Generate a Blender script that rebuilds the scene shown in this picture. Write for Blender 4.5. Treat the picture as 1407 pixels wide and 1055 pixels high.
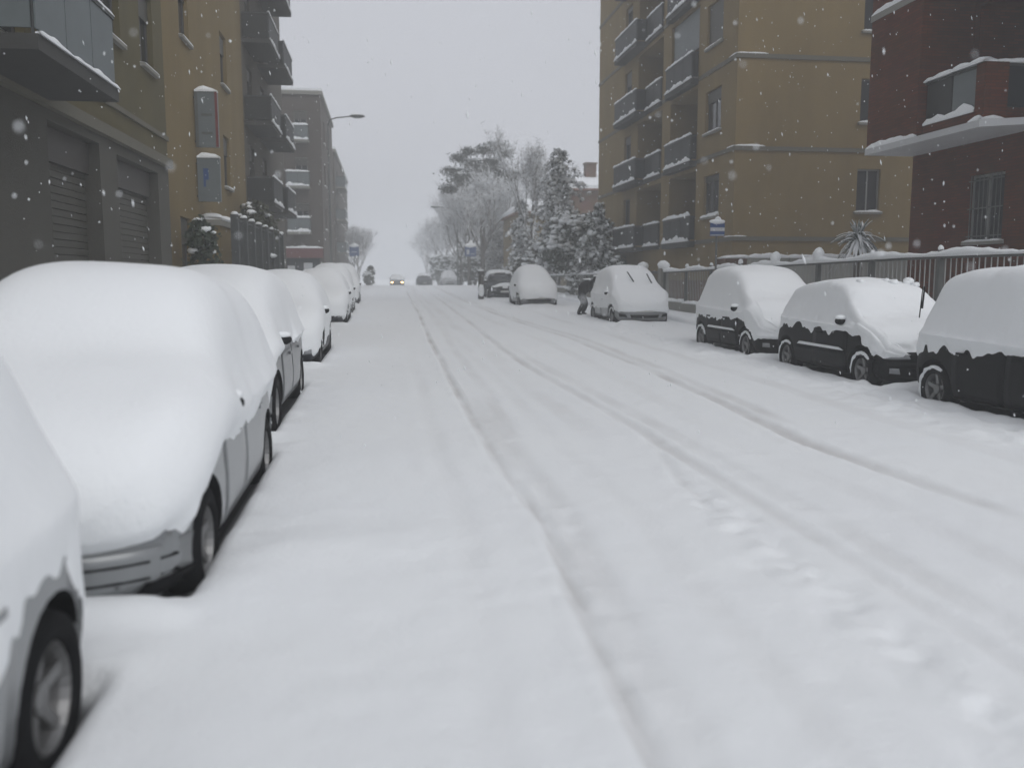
import bpy, bmesh, math, random
import numpy as np
from mathutils import Vector, Matrix
from mathutils.bvhtree import BVHTree

for o in list(bpy.data.objects):
    bpy.data.objects.remove(o, do_unlink=True)
sc = bpy.context.scene
C = sc.collection
R = math.radians
random.seed(7)

# ------------------------------------------------------------------ camera, sky, sun, exposure
cam_d = bpy.data.cameras.new('camera')
cam = bpy.data.objects.new('camera', cam_d); C.objects.link(cam); sc.camera = cam
cam.location = (0, 0, 1.65)
cam.rotation_euler = (R(90 - 6.906), 0, R(-8.1))
cam_d.sensor_width = 36.0
cam_d.lens = 36.0 * 1218 / 1407
cam_d.clip_start = 0.05; cam_d.clip_end = 2000
cam_d.dof.use_dof = True
cam_d.dof.focus_distance = 14.0
cam_d.dof.aperture_fstop = cam_d.lens / 1000 / 0.030       # a 30 mm wide opening: the near left cars go soft

w = bpy.data.worlds.new('World'); sc.world = w; w.use_nodes = True
nt = w.node_tree; nt.nodes.clear()
sky = nt.nodes.new('ShaderNodeTexSky'); sky.sky_type = 'NISHITA'; sky.sun_disc = False
sky.sun_elevation = R(48); sky.sun_rotation = R(150); sky.dust_density = 6; sky.air_density = 1.0; sky.ozone_density = 1.0
hs = nt.nodes.new('ShaderNodeHueSaturation'); hs.inputs['Saturation'].default_value = 0.10
bg = nt.nodes.new('ShaderNodeBackground'); bg.inputs['Strength'].default_value = 0.13
wo = nt.nodes.new('ShaderNodeOutputWorld')
ov = nt.nodes.new('ShaderNodeMix'); ov.data_type = 'RGBA'; ov.inputs[0].default_value = 0.75      # an even cloud deck over the clear-sky light
ov.inputs[7].default_value = (5.38, 5.55, 6.10, 1)
nt.links.new(sky.outputs[0], hs.inputs['Color']); nt.links.new(hs.outputs[0], ov.inputs[6]); nt.links.new(ov.outputs[2], bg.inputs[0]); nt.links.new(bg.outputs[0], wo.inputs[0])

sun_d = bpy.data.lights.new('sun', 'SUN'); sun_d.energy = 0.5; sun_d.angle = R(40); sun_d.color = (1.0, 0.985, 0.96)
sun = bpy.data.objects.new('sun', sun_d); C.objects.link(sun)
sun.rotation_euler = (R(42), 0, R(30))

sc.view_settings.view_transform = 'Standard'; sc.view_settings.look = 'None'
sc.view_settings.exposure = -0.06; sc.view_settings.gamma = 1.0; sc.view_settings.use_curve_mapping = False
sc.render.engine = 'CYCLES'
sc.cycles.use_denoising = True
sc.cycles.volume_bounces = 4
sc.cycles.max_bounces = 6; sc.cycles.diffuse_bounces = 3; sc.cycles.glossy_bounces = 3; sc.cycles.transmission_bounces = 3; sc.cycles.transparent_max_bounces = 6
sc.cycles.caustics_reflective = False; sc.cycles.caustics_refractive = False

SL = 0.012
def gz(y):
    """height of the street: it climbs to a crest, then falls away again"""
    if y < 76: return SL * y
    return SL * 76 - 0.010 * (min(y, 150) - 76) * (1 if y < 150 else 1)

# ------------------------------------------------------------------ materials
MATS = {}
def mat(name, col, rough=0.7, var=0.12, scale=3.0, bump=0.0, bscale=60.0, metal=0.0, spec=0.5, streak=None, emit=None, coat=0.0):
    if name in MATS: return MATS[name]
    m = bpy.data.materials.new(name); m.use_nodes = True; MATS[name] = m
    n = m.node_tree; p = n.nodes['Principled BSDF']
    p.inputs['Roughness'].default_value = rough; p.inputs['Metallic'].default_value = metal
    p.inputs['Specular IOR Level'].default_value = spec
    if coat: p.inputs['Coat Weight'].default_value = coat
    tc = n.nodes.new('ShaderNodeTexCoord'); mp = n.nodes.new('ShaderNodeMapping')
    n.links.new(tc.outputs['Object'], mp.inputs[0])
    if streak: mp.inputs['Scale'].default_value = streak
    nz = n.nodes.new('ShaderNodeTexNoise'); nz.inputs['Scale'].default_value = scale; nz.inputs['Detail'].default_value = 6; nz.inputs['Roughness'].default_value = 0.65
    n.links.new(mp.outputs[0], nz.inputs['Vector'])
    mx = n.nodes.new('ShaderNodeMix'); mx.data_type = 'RGBA'
    mx.inputs[6].default_value = tuple(max(0, c * (1 - var)) for c in col) + (1,)
    mx.inputs[7].default_value = tuple(min(1, c * (1 + var)) for c in col) + (1,)
    n.links.new(nz.outputs['Fac'], mx.inputs[0]); n.links.new(mx.outputs[2], p.inputs['Base Color'])
    if bump:
        nb = n.nodes.new('ShaderNodeTexNoise'); nb.inputs['Scale'].default_value = bscale; nb.inputs['Detail'].default_value = 4
        n.links.new(tc.outputs['Object'], nb.inputs['Vector'])
        b = n.nodes.new('ShaderNodeBump'); b.inputs['Strength'].default_value = bump; b.inputs['Distance'].default_value = 0.02
        n.links.new(nb.outputs['Fac'], b.inputs['Height']); n.links.new(b.outputs[0], p.inputs['Normal'])
    if emit:
        p.inputs['Emission Color'].default_value = emit[:3] + (1,); p.inputs['Emission Strength'].default_value = emit[3]
    return m

def brick_mat(name, c1, c2, mortar):
    m = bpy.data.materials.new(name); m.use_nodes = True; MATS[name] = m
    n = m.node_tree; p = n.nodes['Principled BSDF']; p.inputs['Roughness'].default_value = 0.9; p.inputs['Specular IOR Level'].default_value = 0.15
    g = n.nodes.new('ShaderNodeNewGeometry'); sep = n.nodes.new('ShaderNodeSeparateXYZ'); n.links.new(g.outputs['Position'], sep.inputs[0])
    add = n.nodes.new('ShaderNodeMath'); add.operation = 'ADD'; n.links.new(sep.outputs['X'], add.inputs[0]); n.links.new(sep.outputs['Y'], add.inputs[1])
    cb = n.nodes.new('ShaderNodeCombineXYZ'); n.links.new(add.outputs[0], cb.inputs[0]); n.links.new(sep.outputs['Z'], cb.inputs[1])
    b = n.nodes.new('ShaderNodeTexBrick'); n.links.new(cb.outputs[0], b.inputs['Vector'])
    b.inputs['Color1'].default_value = c1 + (1,); b.inputs['Color2'].default_value = c2 + (1,); b.inputs['Mortar'].default_value = mortar + (1,)
    b.inputs['Scale'].default_value = 1.0; b.inputs['Brick Width'].default_value = 0.25; b.inputs['Row Height'].default_value = 0.067; b.inputs['Mortar Size'].default_value = 0.007
    nz = n.nodes.new('ShaderNodeTexNoise'); nz.inputs['Scale'].default_value = 1.2; nz.inputs['Detail'].default_value = 5; n.links.new(g.outputs['Position'], nz.inputs['Vector'])
    mx = n.nodes.new('ShaderNodeMix'); mx.data_type = 'RGBA'; mx.blend_type = 'MULTIPLY'; mx.inputs[0].default_value = 0.5
    n.links.new(b.outputs['Color'], mx.inputs[6]); n.links.new(nz.outputs['Color'], mx.inputs[7]); 
    n.links.new(mx.outputs[2], p.inputs['Base Color'])
    return m

def snow_mat(name, attr=None):
    m = bpy.data.materials.new(name); m.use_nodes = True; MATS[name] = m
    n = m.node_tree; p = n.nodes['Principled BSDF']; p.inputs['Roughness'].default_value = 0.65; p.inputs['Specular IOR Level'].default_value = 0.25
    g = n.nodes.new('ShaderNodeNewGeometry')
    nz = n.nodes.new('ShaderNodeTexNoise'); nz.inputs['Scale'].default_value = 0.7; nz.inputs['Detail'].default_value = 4; n.links.new(g.outputs['Position'], nz.inputs['Vector'])
    mx = n.nodes.new('ShaderNodeMix'); mx.data_type = 'RGBA'
    mx.inputs[6].default_value = (0.83, 0.85, 0.87, 1); mx.inputs[7].default_value = (0.88, 0.90, 0.905, 1)
    n.links.new(nz.outputs['Fac'], mx.inputs[0]); col = mx.outputs[2]
    if attr:
        for a, c in (('dirt', (0.55, 0.54, 0.53, 1)), ('bare', (0.05, 0.05, 0.055, 1))):
            at = n.nodes.new('ShaderNodeAttribute'); at.attribute_name = a
            m2 = n.nodes.new('ShaderNodeMix'); m2.data_type = 'RGBA'; m2.inputs[7].default_value = c
            n.links.new(at.outputs['Fac'], m2.inputs[0]); n.links.new(col, m2.inputs[6]); col = m2.outputs[2]
    n.links.new(col, p.inputs['Base Color'])
    nb = n.nodes.new('ShaderNodeTexNoise'); nb.inputs['Scale'].default_value = 26; nb.inputs['Detail'].default_value = 8; nb.inputs['Roughness'].default_value = 0.62; n.links.new(g.outputs['Position'], nb.inputs['Vector'])
    b = n.nodes.new('ShaderNodeBump'); b.inputs['Strength'].default_value = 0.55; b.inputs['Distance'].default_value = 0.014
    n.links.new(nb.outputs['Fac'], b.inputs['Height']); n.links.new(b.outputs[0], p.inputs['Normal'])
    return m

SNOW = snow_mat('snow'); GROUND = snow_mat('ground_snow', True)
OCHRE = mat('ochre_stucco', (0.205, 0.147, 0.060), 0.95, 0.30, 0.9, 0.25, 40, streak=(1, 1, 0.35))
OCHRE_L = mat('yellow_stucco', (0.185, 0.135, 0.056), 0.95, 0.30, 0.7, 0.25, 40, streak=(1, 1, 0.3))
OLIVE = mat('olive_stucco', (0.098, 0.082, 0.036), 0.95, 0.30, 0.7, 0.25, 40, streak=(1, 1, 0.3))
GREYST = mat('grey_plinth', (0.075, 0.072, 0.06), 0.9, 0.18, 1.0, 0.3, 30)
BAND = mat('grey_band', (0.13, 0.122, 0.095), 0.9, 0.15, 2.0, 0.2, 40)
BRICK = brick_mat('dark_red_brick', (0.150, 0.034, 0.010), (0.100, 0.024, 0.008), (0.06, 0.030, 0.016))
BRICKP = brick_mat('brown_brick', (0.20, 0.11, 0.07), (0.15, 0.085, 0.055), (0.16, 0.12, 0.09))
CONC = mat('concrete', (0.24, 0.235, 0.21), 0.9, 0.15, 2.0, 0.3, 30)
DCONC = mat('dark_slab', (0.055, 0.055, 0.052), 0.85, 0.2, 3.0, 0.2, 30)
GBROWN = mat('grey_brown_stucco', (0.08, 0.066, 0.055), 0.9, 0.2, 0.6, 0.2, 30)
DARKST = mat('dark_stucco', (0.085, 0.075, 0.06), 0.9, 0.2, 0.8, 0.2, 30)  # the balcony building's own dark grey-brown wall colour
GLASS = mat('window_glass', (0.022, 0.026, 0.03), 0.12, 0.3, 2.0, spec=0.5)
PANEL = mat('smoked_balcony_panel', (0.018, 0.020, 0.019), 0.6, 0.2, 2.0)
PANELG = mat('grey_balcony_panel', (0.13, 0.15, 0.155), 0.5, 0.2, 2.0)
FRAME = mat('white_frame', (0.26, 0.27, 0.26), 0.6, 0.1)
DFRAME = mat('dark_frame', (0.06, 0.055, 0.05), 0.6, 0.1)
IRON = mat('painted_iron', (0.055, 0.06, 0.06), 0.55, 0.2, 6.0)
GIRON = mat('grey_iron', (0.09, 0.095, 0.09), 0.55, 0.2, 6.0)
SHUTTER = mat('shutter_metal', (0.07, 0.067, 0.055), 0.55, 0.15, 5.0)
BARK = mat('bark', (0.10, 0.085, 0.075), 0.95, 0.3, 8.0, 0.5, 20)
LEAF = mat('dark_evergreen', (0.035, 0.05, 0.03), 0.7, 0.4, 2.0)
LEAFB = mat('olive_evergreen', (0.055, 0.06, 0.035), 0.7, 0.4, 2.0)
PINE = mat('pine_needles', (0.05, 0.055, 0.045), 0.8, 0.4, 2.0)
AGAVE = mat('agave_leaf', (0.16, 0.19, 0.17), 0.6, 0.25, 4.0)
RUBBER = mat('tyre_rubber', (0.010, 0.010, 0.011), 0.9, 0.3, 12.0, 0.2, 80, spec=0.1)
RIM = mat('alloy_rim', (0.22, 0.22, 0.22), 0.4, 0.15, 10.0, metal=0.6)
PLAST = mat('black_plastic', (0.007, 0.007, 0.008), 0.8, 0.3, 8.0, spec=0.1)
LAMPG = mat('headlamp_glass', (0.25, 0.26, 0.27), 0.15, 0.2, 6.0)
PLATE = mat('number_plate', (0.55, 0.55, 0.53), 0.5, 0.05)
PAINT = {
    'silver': mat('silver_paint', (0.22, 0.23, 0.235), 0.32, 0.06, 4.0, metal=0.35, coat=0.4),
    'grey': mat('grey_paint', (0.13, 0.135, 0.14), 0.35, 0.06, 4.0, metal=0.3, coat=0.4),
    'black': mat('black_paint', (0.006, 0.006, 0.007), 0.55, 0.2, 4.0, spec=0.12),
    'white': mat('white_paint', (0.55, 0.56, 0.57), 0.35, 0.05, 4.0, coat=0.4),
    'dark': mat('dark_blue_grey_paint', (0.022, 0.024, 0.03), 0.45, 0.2, 4.0, spec=0.25),
}
BLUE = mat('sign_blue', (0.03, 0.07, 0.20), 0.5, 0.1)
SWHITE = mat('sign_white', (0.5, 0.51, 0.52), 0.5, 0.06)
SRED = mat('sign_red', (0.16, 0.035, 0.032), 0.5, 0.1)
YARD = mat('yard_concrete', (0.34, 0.34, 0.31), 0.9, 0.25, 2.5, 0.3, 30, streak=(1, 1, 0.25))
CHROMEG = mat('galvanised_bars', (0.34, 0.35, 0.34), 0.6, 0.15)
FASCIA = mat('faded_red', (0.12, 0.035, 0.035), 0.7, 0.2)
COAT = mat('black_coat', (0.008, 0.008, 0.010), 0.9, 0.3, 10.0)
SKIN = mat('skin', (0.45, 0.28, 0.21), 0.6, 0.1)
ROOFT = mat('roof_tiles', (0.22, 0.10, 0.07), 0.9, 0.3, 3.0)
CHROME = mat('bright_trim', (0.4, 0.4, 0.4), 0.3, 0.1, metal=0.6)

# ------------------------------------------------------------------ mesh helpers
class MB:
    def __init__(s): s.v = []; s.f = []; s.m = []
    def add(s, vs, fs, mi=0):
        b = len(s.v); s.v += [tuple(p) for p in vs]; s.f += [tuple(i + b for i in f) for f in fs]; s.m += [mi] * len(fs)
    def box(s, x0, x1, y0, y1, z0, z1, mi=0):
        if x0 > x1: x0, x1 = x1, x0
        if y0 > y1: y0, y1 = y1, y0
        if z0 > z1: z0, z1 = z1, z0
        s.add([(x0,y0,z0),(x1,y0,z0),(x1,y1,z0),(x0,y1,z0),(x0,y0,z1),(x1,y0,z1),(x1,y1,z1),(x0,y1,z1)],
              [(3,2,1,0),(4,5,6,7),(0,1,5,4),(1,2,6,5),(2,3,7,6),(3,0,4,7)], mi)
    def hexa(s, p, mi=0):
        s.add(p, [(3,2,1,0),(4,5,6,7),(0,1,5,4),(1,2,6,5),(2,3,7,6),(3,0,4,7)], mi)
    def tube(s, pts, rad, n=8, mi=0, caps=True):
        pts = [Vector(p) for p in pts]; rings = []
        if not hasattr(rad, '__len__'): rad = [rad] * len(pts)
        for i, p in enumerate(pts):
            d = (pts[min(i+1, len(pts)-1)] - pts[max(i-1, 0)])
            d = d.normalized() if d.length > 1e-9 else Vector((0,0,1))
            a = d.cross(Vector((0,0,1)));
            if a.length < 1e-3: a = Vector((1,0,0))
            a.normalize(); b = d.cross(a)
            rings.append([p + (a*math.cos(2*math.pi*k/n) + b*math.sin(2*math.pi*k/n))*rad[i] for k in range(n)])
        vs = [q for r in rings for q in r]; fs = []
        for i in range(len(pts)-1):
            for k in range(n):
                fs.append((i*n+k, i*n+(k+1)%n, (i+1)*n+(k+1)%n, (i+1)*n+k))
        if caps: fs += [tuple(range(n))[::-1], tuple((len(pts)-1)*n+k for k in range(n))]
        s.add(vs, fs, mi)
    def blob(s, c, r, n=8, m=6, jit=0.0, mi=0):
        c = Vector(c); r = Vector(r) if hasattr(r, '__len__') else Vector((r,r,r)); vs = []; fs = []
        for i in range(m+1):
            th = math.pi*i/m
            for k in range(n):
                ph = 2*math.pi*k/n; j = 1 + random.uniform(-jit, jit)
                vs.append((c.x + r.x*j*math.sin(th)*math.cos(ph), c.y + r.y*j*math.sin(th)*math.sin(ph), c.z + r.z*j*math.cos(th)))
        for i in range(m):
            for k in range(n): fs.append((i*n+k, (i+1)*n+k, (i+1)*n+(k+1)%n, i*n+(k+1)%n))
        s.add(vs, fs, mi)
    def build(s, name, mats, parent=None, smooth=False):
        me = bpy.data.meshes.new(name); me.from_pydata(s.v, [], s.f)
        for m in (mats if isinstance(mats, (list, tuple)) else [mats]): me.materials.append(m)
        if any(s.m): me.polygons.foreach_set('material_index', s.m)
        if smooth: me.polygons.foreach_set('use_smooth', [True]*len(me.polygons))
        me.update()
        o = bpy.data.objects.new(name, me); C.objects.link(o)
        if parent: o.parent = parent
        return o

def tag(o, label=None, cat=None, group=None, kind=None):
    if label: o['label'] = label
    if cat: o['category'] = cat
    if group: o['group'] = group
    if kind: o['kind'] = kind
    return o
def thing(name, label, cat, loc=(0,0,0), rz=0, group=None):
    o = bpy.data.objects.new(name, None); C.objects.link(o); o.location = loc; o.rotation_euler = (0,0,rz)
    o.empty_display_size = 0.2
    return tag(o, label, cat, group)
def copy_tree(o, parent=None):
    c = o.copy(); C.objects.link(c); c.parent = parent
    for ch in o.children: copy_tree(ch, c)
    return c

def hsh(ix, iy, seed):
    h = (ix.astype(np.int64)*374761393 + iy.astype(np.int64)*668265263 + seed*974711) & 0x7fffffff
    h = (h ^ (h >> 13)) * 1274126177 & 0x7fffffff
    return ((h ^ (h >> 16)) & 0xffff) / 65535.0
def vnoise(x, y, seed=0):
    ix = np.floor(x); iy = np.floor(y); fx = x-ix; fy = y-iy; fx = fx*fx*(3-2*fx); fy = fy*fy*(3-2*fy)
    a = hsh(ix,iy,seed); b = hsh(ix+1,iy,seed); c = hsh(ix,iy+1,seed); d = hsh(ix+1,iy+1,seed)
    return (a*(1-fx)+b*fx)*(1-fy) + (c*(1-fx)+d*fx)*fy - 0.5
def fbm(x, y, seed=0, oct=4):
    s = 0; a = 1.0
    for k in range(oct):
        s = s + a*vnoise(x*2**k, y*2**k, seed+k*17); a *= 0.5
    return s
def sstep(a, b, x):
    t = np.clip((x-a)/(b-a), 0, 1); return t*t*(3-2*t)

# ------------------------------------------------------------------ cars parked: (key, x of the side to the road, front y, length, width)
# every car stands with its front towards the camera
CARS = {}
def footprint(x0, x1, y0, y1): FOOT.append((x0, x1, y0, y1))
FOOT = [(-2.76,-1.10,-0.15,3.77), (-2.66,-0.97,4.25,8.2), (-2.80,-1.10,8.7,12.9), (-2.75,-1.1,14.9,18.9), (-2.75,-1.1,25.6,29.6), (-2.8,-1.15,31.0,34.9), (-2.8,-1.15,38.6,42.6),
        (6.72,8.40,6.75,10.72), (6.72,8.36,11.1,14.86), (6.68,8.30,15.2,18.95), (6.62,8.27,24.95,28.75), (5.52,7.18,36.5,40.2), (5.25,6.95,45.0,49.2)]

# ------------------------------------------------------------------ ground: one snow sheet with wheel ruts and footprints
def spaced(segs):
    out = [segs[0][0]]
    for a, b, st in segs:
        n = max(1, int(round((b-a)/st))); out += [a+(b-a)*k/n for k in range(1, n+1)]
    return np.array(out)
gx = spaced([(-140,-30,10),(-30,-6,2),(-6,-3.2,.25),(-3.2,7.2,.045),(7.2,11,.2),(11,30,2),(30,140,10)])
gy = spaced([(-55,-4,4),(-4,2,.2),(2,6,.035),(6,12,.06),(12,25,.12),(25,50,.3),(50,80,.8),(80,160,3),(160,400,15)])
X, Y = np.meshgrid(gx, gy)
Z = np.where(Y < 76, SL*Y, SL*76 - 0.010*(np.minimum(Y,150)-76))
Z = np.where(Y > 60, Z - 0.0, Z)
dirt = np.zeros_like(X); bare = np.zeros_like(X)
Z += 0.030*fbm(X*.35, Y*.22, 3, 3) + 0.012*fbm(X*1.7, Y*.8, 5, 3) + 0.009*fbm(X*7, Y*6, 9, 3)
def rut(xc, half, depth, y0, y1, seed, ridge=0.35, dcol=0.5, wig=0.10, rough=0.25, edge=0.45):
    global Z, dirt
    xx = xc(Y) + wig*fbm(Y*.16, Y*0+seed, seed, 3) + 0.02*fbm(Y*1.3, Y*0, seed+3, 2)
    d = X - xx
    fade = sstep(y0, y0+1.2, Y)*(1-sstep(y1-6, y1, Y))
    fade = fade*np.clip(1+0.9*fbm(Y*.5, Y*0, seed+8, 3), 0.35, 1.3)
    inn = 1-sstep(half*edge, half*1.15, np.abs(d))
    rim = np.exp(-((np.abs(d)-half*1.45)/(half*.45))**2)
    tread = 1 + rough*fbm(X*9, Y*7, seed+5, 3)
    Z = Z - depth*inn*fade*tread + depth*ridge*rim*fade*np.clip(0.5+2.0*fbm(X*8, Y*7, seed+11, 3), 0, 2)
    dirt = np.maximum(dirt, dcol*inn*fade*np.clip(0.65+0.9*fbm(X*2.5, Y*1.1, seed+21, 3), 0, 1))
def poly(pts):
    py = np.array([p[0] for p in pts]); px = np.array([p[1] for p in pts])
    return lambda yy: np.interp(yy, py, px)
t1 = poly([(-10,.9),(2.6,.86),(3.5,.90),(5.5,1.0),(7.5,.93),(13,.92),(20,.97),(32,1.15),(75,1.5)])
rut(t1, .050, .030, -5, 60, 31, .35, .8, .03, .35, .3)
rut(lambda y: t1(y)+.15, .13, .011, -5, 14, 32, .1, .28, .03, 1.4)
rut(lambda y: t1(y)+.17+.25*sstep(5,14,y), .10, .007, 3, 60, 47, .2, .25, .08)
t3 = poly([(-10,2.6),(3.1,2.60),(5.5,2.57),(9,2.53),(12,2.40),(16,2.27),(30,2.5),(75,2.9)])
rut(t3, .085, .020, -5, 75, 33, .3, .45, .03, .4, .3)
rut(lambda y: t3(y)+.24, .12, .010, -5, 20, 34, .2, .25, .05, .9)
t2 = poly([(-10,2.15),(3,2.15),(6.5,2.26),(7.6,2.42),(9,2.6)])
rut(t2, .05, .028, 5.4, 9.9, 35, .4, .5, .01)
t4 = poly([(-10,4.2),(5.5,4.16),(6.8,4.03),(7.9,3.93),(10,4.06),(15,4.22),(20,4.25),(27,3.85),(41,3.7),(75,3.9)])
rut(t4, .11, .024, 4.9, 75, 36, .3, .6, .02, .4, .3)
rut(lambda y: t4(y)+.22, .11, .011, 8.5, 60, 37, .2, .4, .04)
rut(lambda y: t4(y)-.75, .14, .005, -5, 60, 38, .2, .15, .15)
rut(lambda y: t1(y)+.62, .10, .005, -5, 70, 39, .25, .10, .15, .8)
rut(lambda y: t1(y)-.52, .10, .007, -5, 20, 40, .5, .1, .15)
rut(lambda y: 5.35+0*y, .16, .004, -5, 60, 41, .3, .2, .2)
rut(lambda y: 1.95+0*y, .16, .005, 8, 70, 42, .3, .2, .2)
# trodden, crumbly snow between the ruts on the right and along the parked cars
band = np.exp(-((X-2.22)/.14)**2)*(1-sstep(6.4,7.4,Y))
Z += band*(0.034*np.abs(fbm(X*7, Y*5.5, 61, 3)) - 0.010 + 0.032*fbm(X*11, Y*9, 62, 3))
band = np.exp(-((X-6.15)/.55)**2)*(1-sstep(24,30,Y))
Z += band*(0.05*np.abs(fbm(X*3.6, Y*3.2, 63, 3)) + 0.07*fbm(X*6, Y*5.5, 64, 4))
rng = random.Random(5)
for k in range(26):                                       # a line of footprints beside the crumbly ridge
    fy = 2.5 + k*.33; fx = 2.05 + (.10 if k % 2 else -.10) + rng.uniform(-.05,.05) + .02*k
    if fy > 6.2: continue
    e = ((X-fx)/.065)**2 + ((Y-fy)/.14)**2
    Z -= 0.022*np.exp(-e**1.2)
for k in range(46):                                       # and by the parked cars on the right
    fy = 6.5 + k*.42; fx = 6.25 + (.13 if k % 2 else -.13) + rng.uniform(-.15,.15)
    e = ((X-fx)/.09)**2 + ((Y-fy)/.17)**2
    Z -= 0.055*np.exp(-e**1.5)
# low drift off the front of the near cars
Z += 0.035*np.exp(-((Y-(5.05+.18*(X+1)))/.30)**2)*sstep(-1.0,-.6,X)*(1-sstep(-.1,.7,X))
for (x0,x1,y0,y1) in FOOT:
    ins = sstep(x0-.02,x0+.10,X)*(1-sstep(x1-.10,x1+.02,X))*sstep(y0+.10,y0+.35,Y)*(1-sstep(y1-.30,y1-.05,Y))
    Z -= 0.11*ins; bare = np.maximum(bare, sstep(.55,1,ins))
    Z += .07*np.exp(-((Y-y0+.02)/.22)**2)*sstep(x0-.1,x0+.15,X)*(1-sstep(x1-.15,x1+.1,X))*(.8+.8*fbm(X*2,Y*2,72,2))
    out = np.maximum(np.maximum(x0-X, X-x1), np.maximum(y0-Y, Y-y1))
    Z += 0.035*np.exp(-(np.maximum(out,0)/.16)**2)*(1-ins)*(0.6+1.2*fbm(X*3, Y*3, 71, 2))*(out > -.1)
ny, nx = X.shape
V = np.stack([X, Y, Z], -1).reshape(-1, 3)
idx = np.arange(nx*ny).reshape(ny, nx)
F = np.stack([idx[:-1,:-1], idx[:-1,1:], idx[1:,1:], idx[1:,:-1]], -1).reshape(-1, 4)
me = bpy.data.meshes.new('ground')
me.vertices.add(len(V)); me.vertices.foreach_set('co', V.ravel())
me.loops.add(F.size); me.loops.foreach_set('vertex_index', F.ravel().astype(np.int32))
me.polygons.add(len(F)); me.polygons.foreach_set('loop_start', np.arange(0, F.size, 4, dtype=np.int32))
me.update(calc_edges=True)
me.polygons.foreach_set('use_smooth', np.ones(len(F), dtype=bool))
for nm, arr in (('dirt', dirt), ('bare', bare)):
    a = me.attributes.new(nm, 'FLOAT', 'POINT'); a.data.foreach_set('value', arr.ravel().astype(np.float32))
me.materials.append(GROUND)
g = bpy.data.objects.new('ground', me); C.objects.link(g); g['kind'] = 'structure'

def strip(name, x0, x1, ys, h, seed):
    """a snowed-over pavement: a raised slab with a rounded kerb edge"""
    xs = [x0, x0+.03, x0+.10] + [x0+.1+(x1-x0-.2)*k/8 for k in range(1,8)] + [x1-.1, x1-.03, x1]
    mb = MB(); n = len(xs)
    for yy in ys:
        for k, xx in enumerate(xs):
            e = {0:-.3,1:.55,2:1.0,n-3:1.0,n-2:.55,n-1:-.3}.get(k,1.0)
            mb.v.append((xx, yy, gz(yy)+h*e+.02*float(fbm(np.array(xx*1.3),np.array(yy*.7),seed,3))))
    for i in range(len(ys)-1):
        for k in range(n-1): mb.f.append((i*n+k, i*n+k+1, (i+1)*n+k+1, (i+1)*n+k)); mb.m.append(0)
    o = mb.build(name, SNOW, smooth=True); o['kind'] = 'structure'; return o
strip('pavement_right', 8.65, 9.95, [k*1.0-4 for k in range(80)], .14, 81)
strip('pavement_left', -4.95, -3.0, [k*1.0-4 for k in range(80)], .14, 82)

# ------------------------------------------------------------------ cars
def cr(ts, vs, t):
    """monotone cubic through control points"""
    ts = np.array(ts, float); vs = np.array(vs, float); t = np.asarray(t, float)
    d = np.diff(vs)/np.diff(ts); m = np.zeros(len(ts)); m[0] = d[0]; m[-1] = d[-1]
    for i in range(1, len(ts)-1):
        m[i] = 0 if d[i-1]*d[i] <= 0 else 2*d[i-1]*d[i]/(d[i-1]+d[i])
    k = np.clip(np.searchsorted(ts, t)-1, 0, len(ts)-2); h = ts[k+1]-ts[k]; u = np.clip((t-ts[k])/h, 0, 1)
    return vs[k]*(1+2*u)*(1-u)**2 + m[k]*h*u*(1-u)**2 + vs[k+1]*u*u*(3-2*u) + m[k+1]*h*u*u*(u-1)

PROFILES = {   # y as share of the length, z in metres: hatchback, tall people carrier, saloon, estate
    'hatch':  [(0,.60),(.04,.70),(.12,.80),(.245,.93),(.30,1.02),(.455,1.40),(.56,1.455),(.70,1.45),(.84,1.38),(.92,1.14),(.965,.96),(1,.80)],
    'small':  [(0,.62),(.04,.74),(.10,.83),(.215,.95),(.27,1.06),(.43,1.42),(.55,1.48),(.72,1.46),(.86,1.38),(.93,1.12),(.97,.94),(1,.78)],
    'mpv':    [(0,.66),(.04,.80),(.10,.90),(.19,1.03),(.24,1.13),(.42,1.52),(.56,1.60),(.74,1.58),(.89,1.48),(.945,1.18),(.975,.98),(1,.82)],
    'saloon': [(0,.60),(.03,.70),(.14,.82),(.27,.92),(.31,1.0),(.45,1.36),(.55,1.41),(.68,1.38),(.82,1.08),(.86,1.02),(.96,.97),(1,.80)],
}
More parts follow.
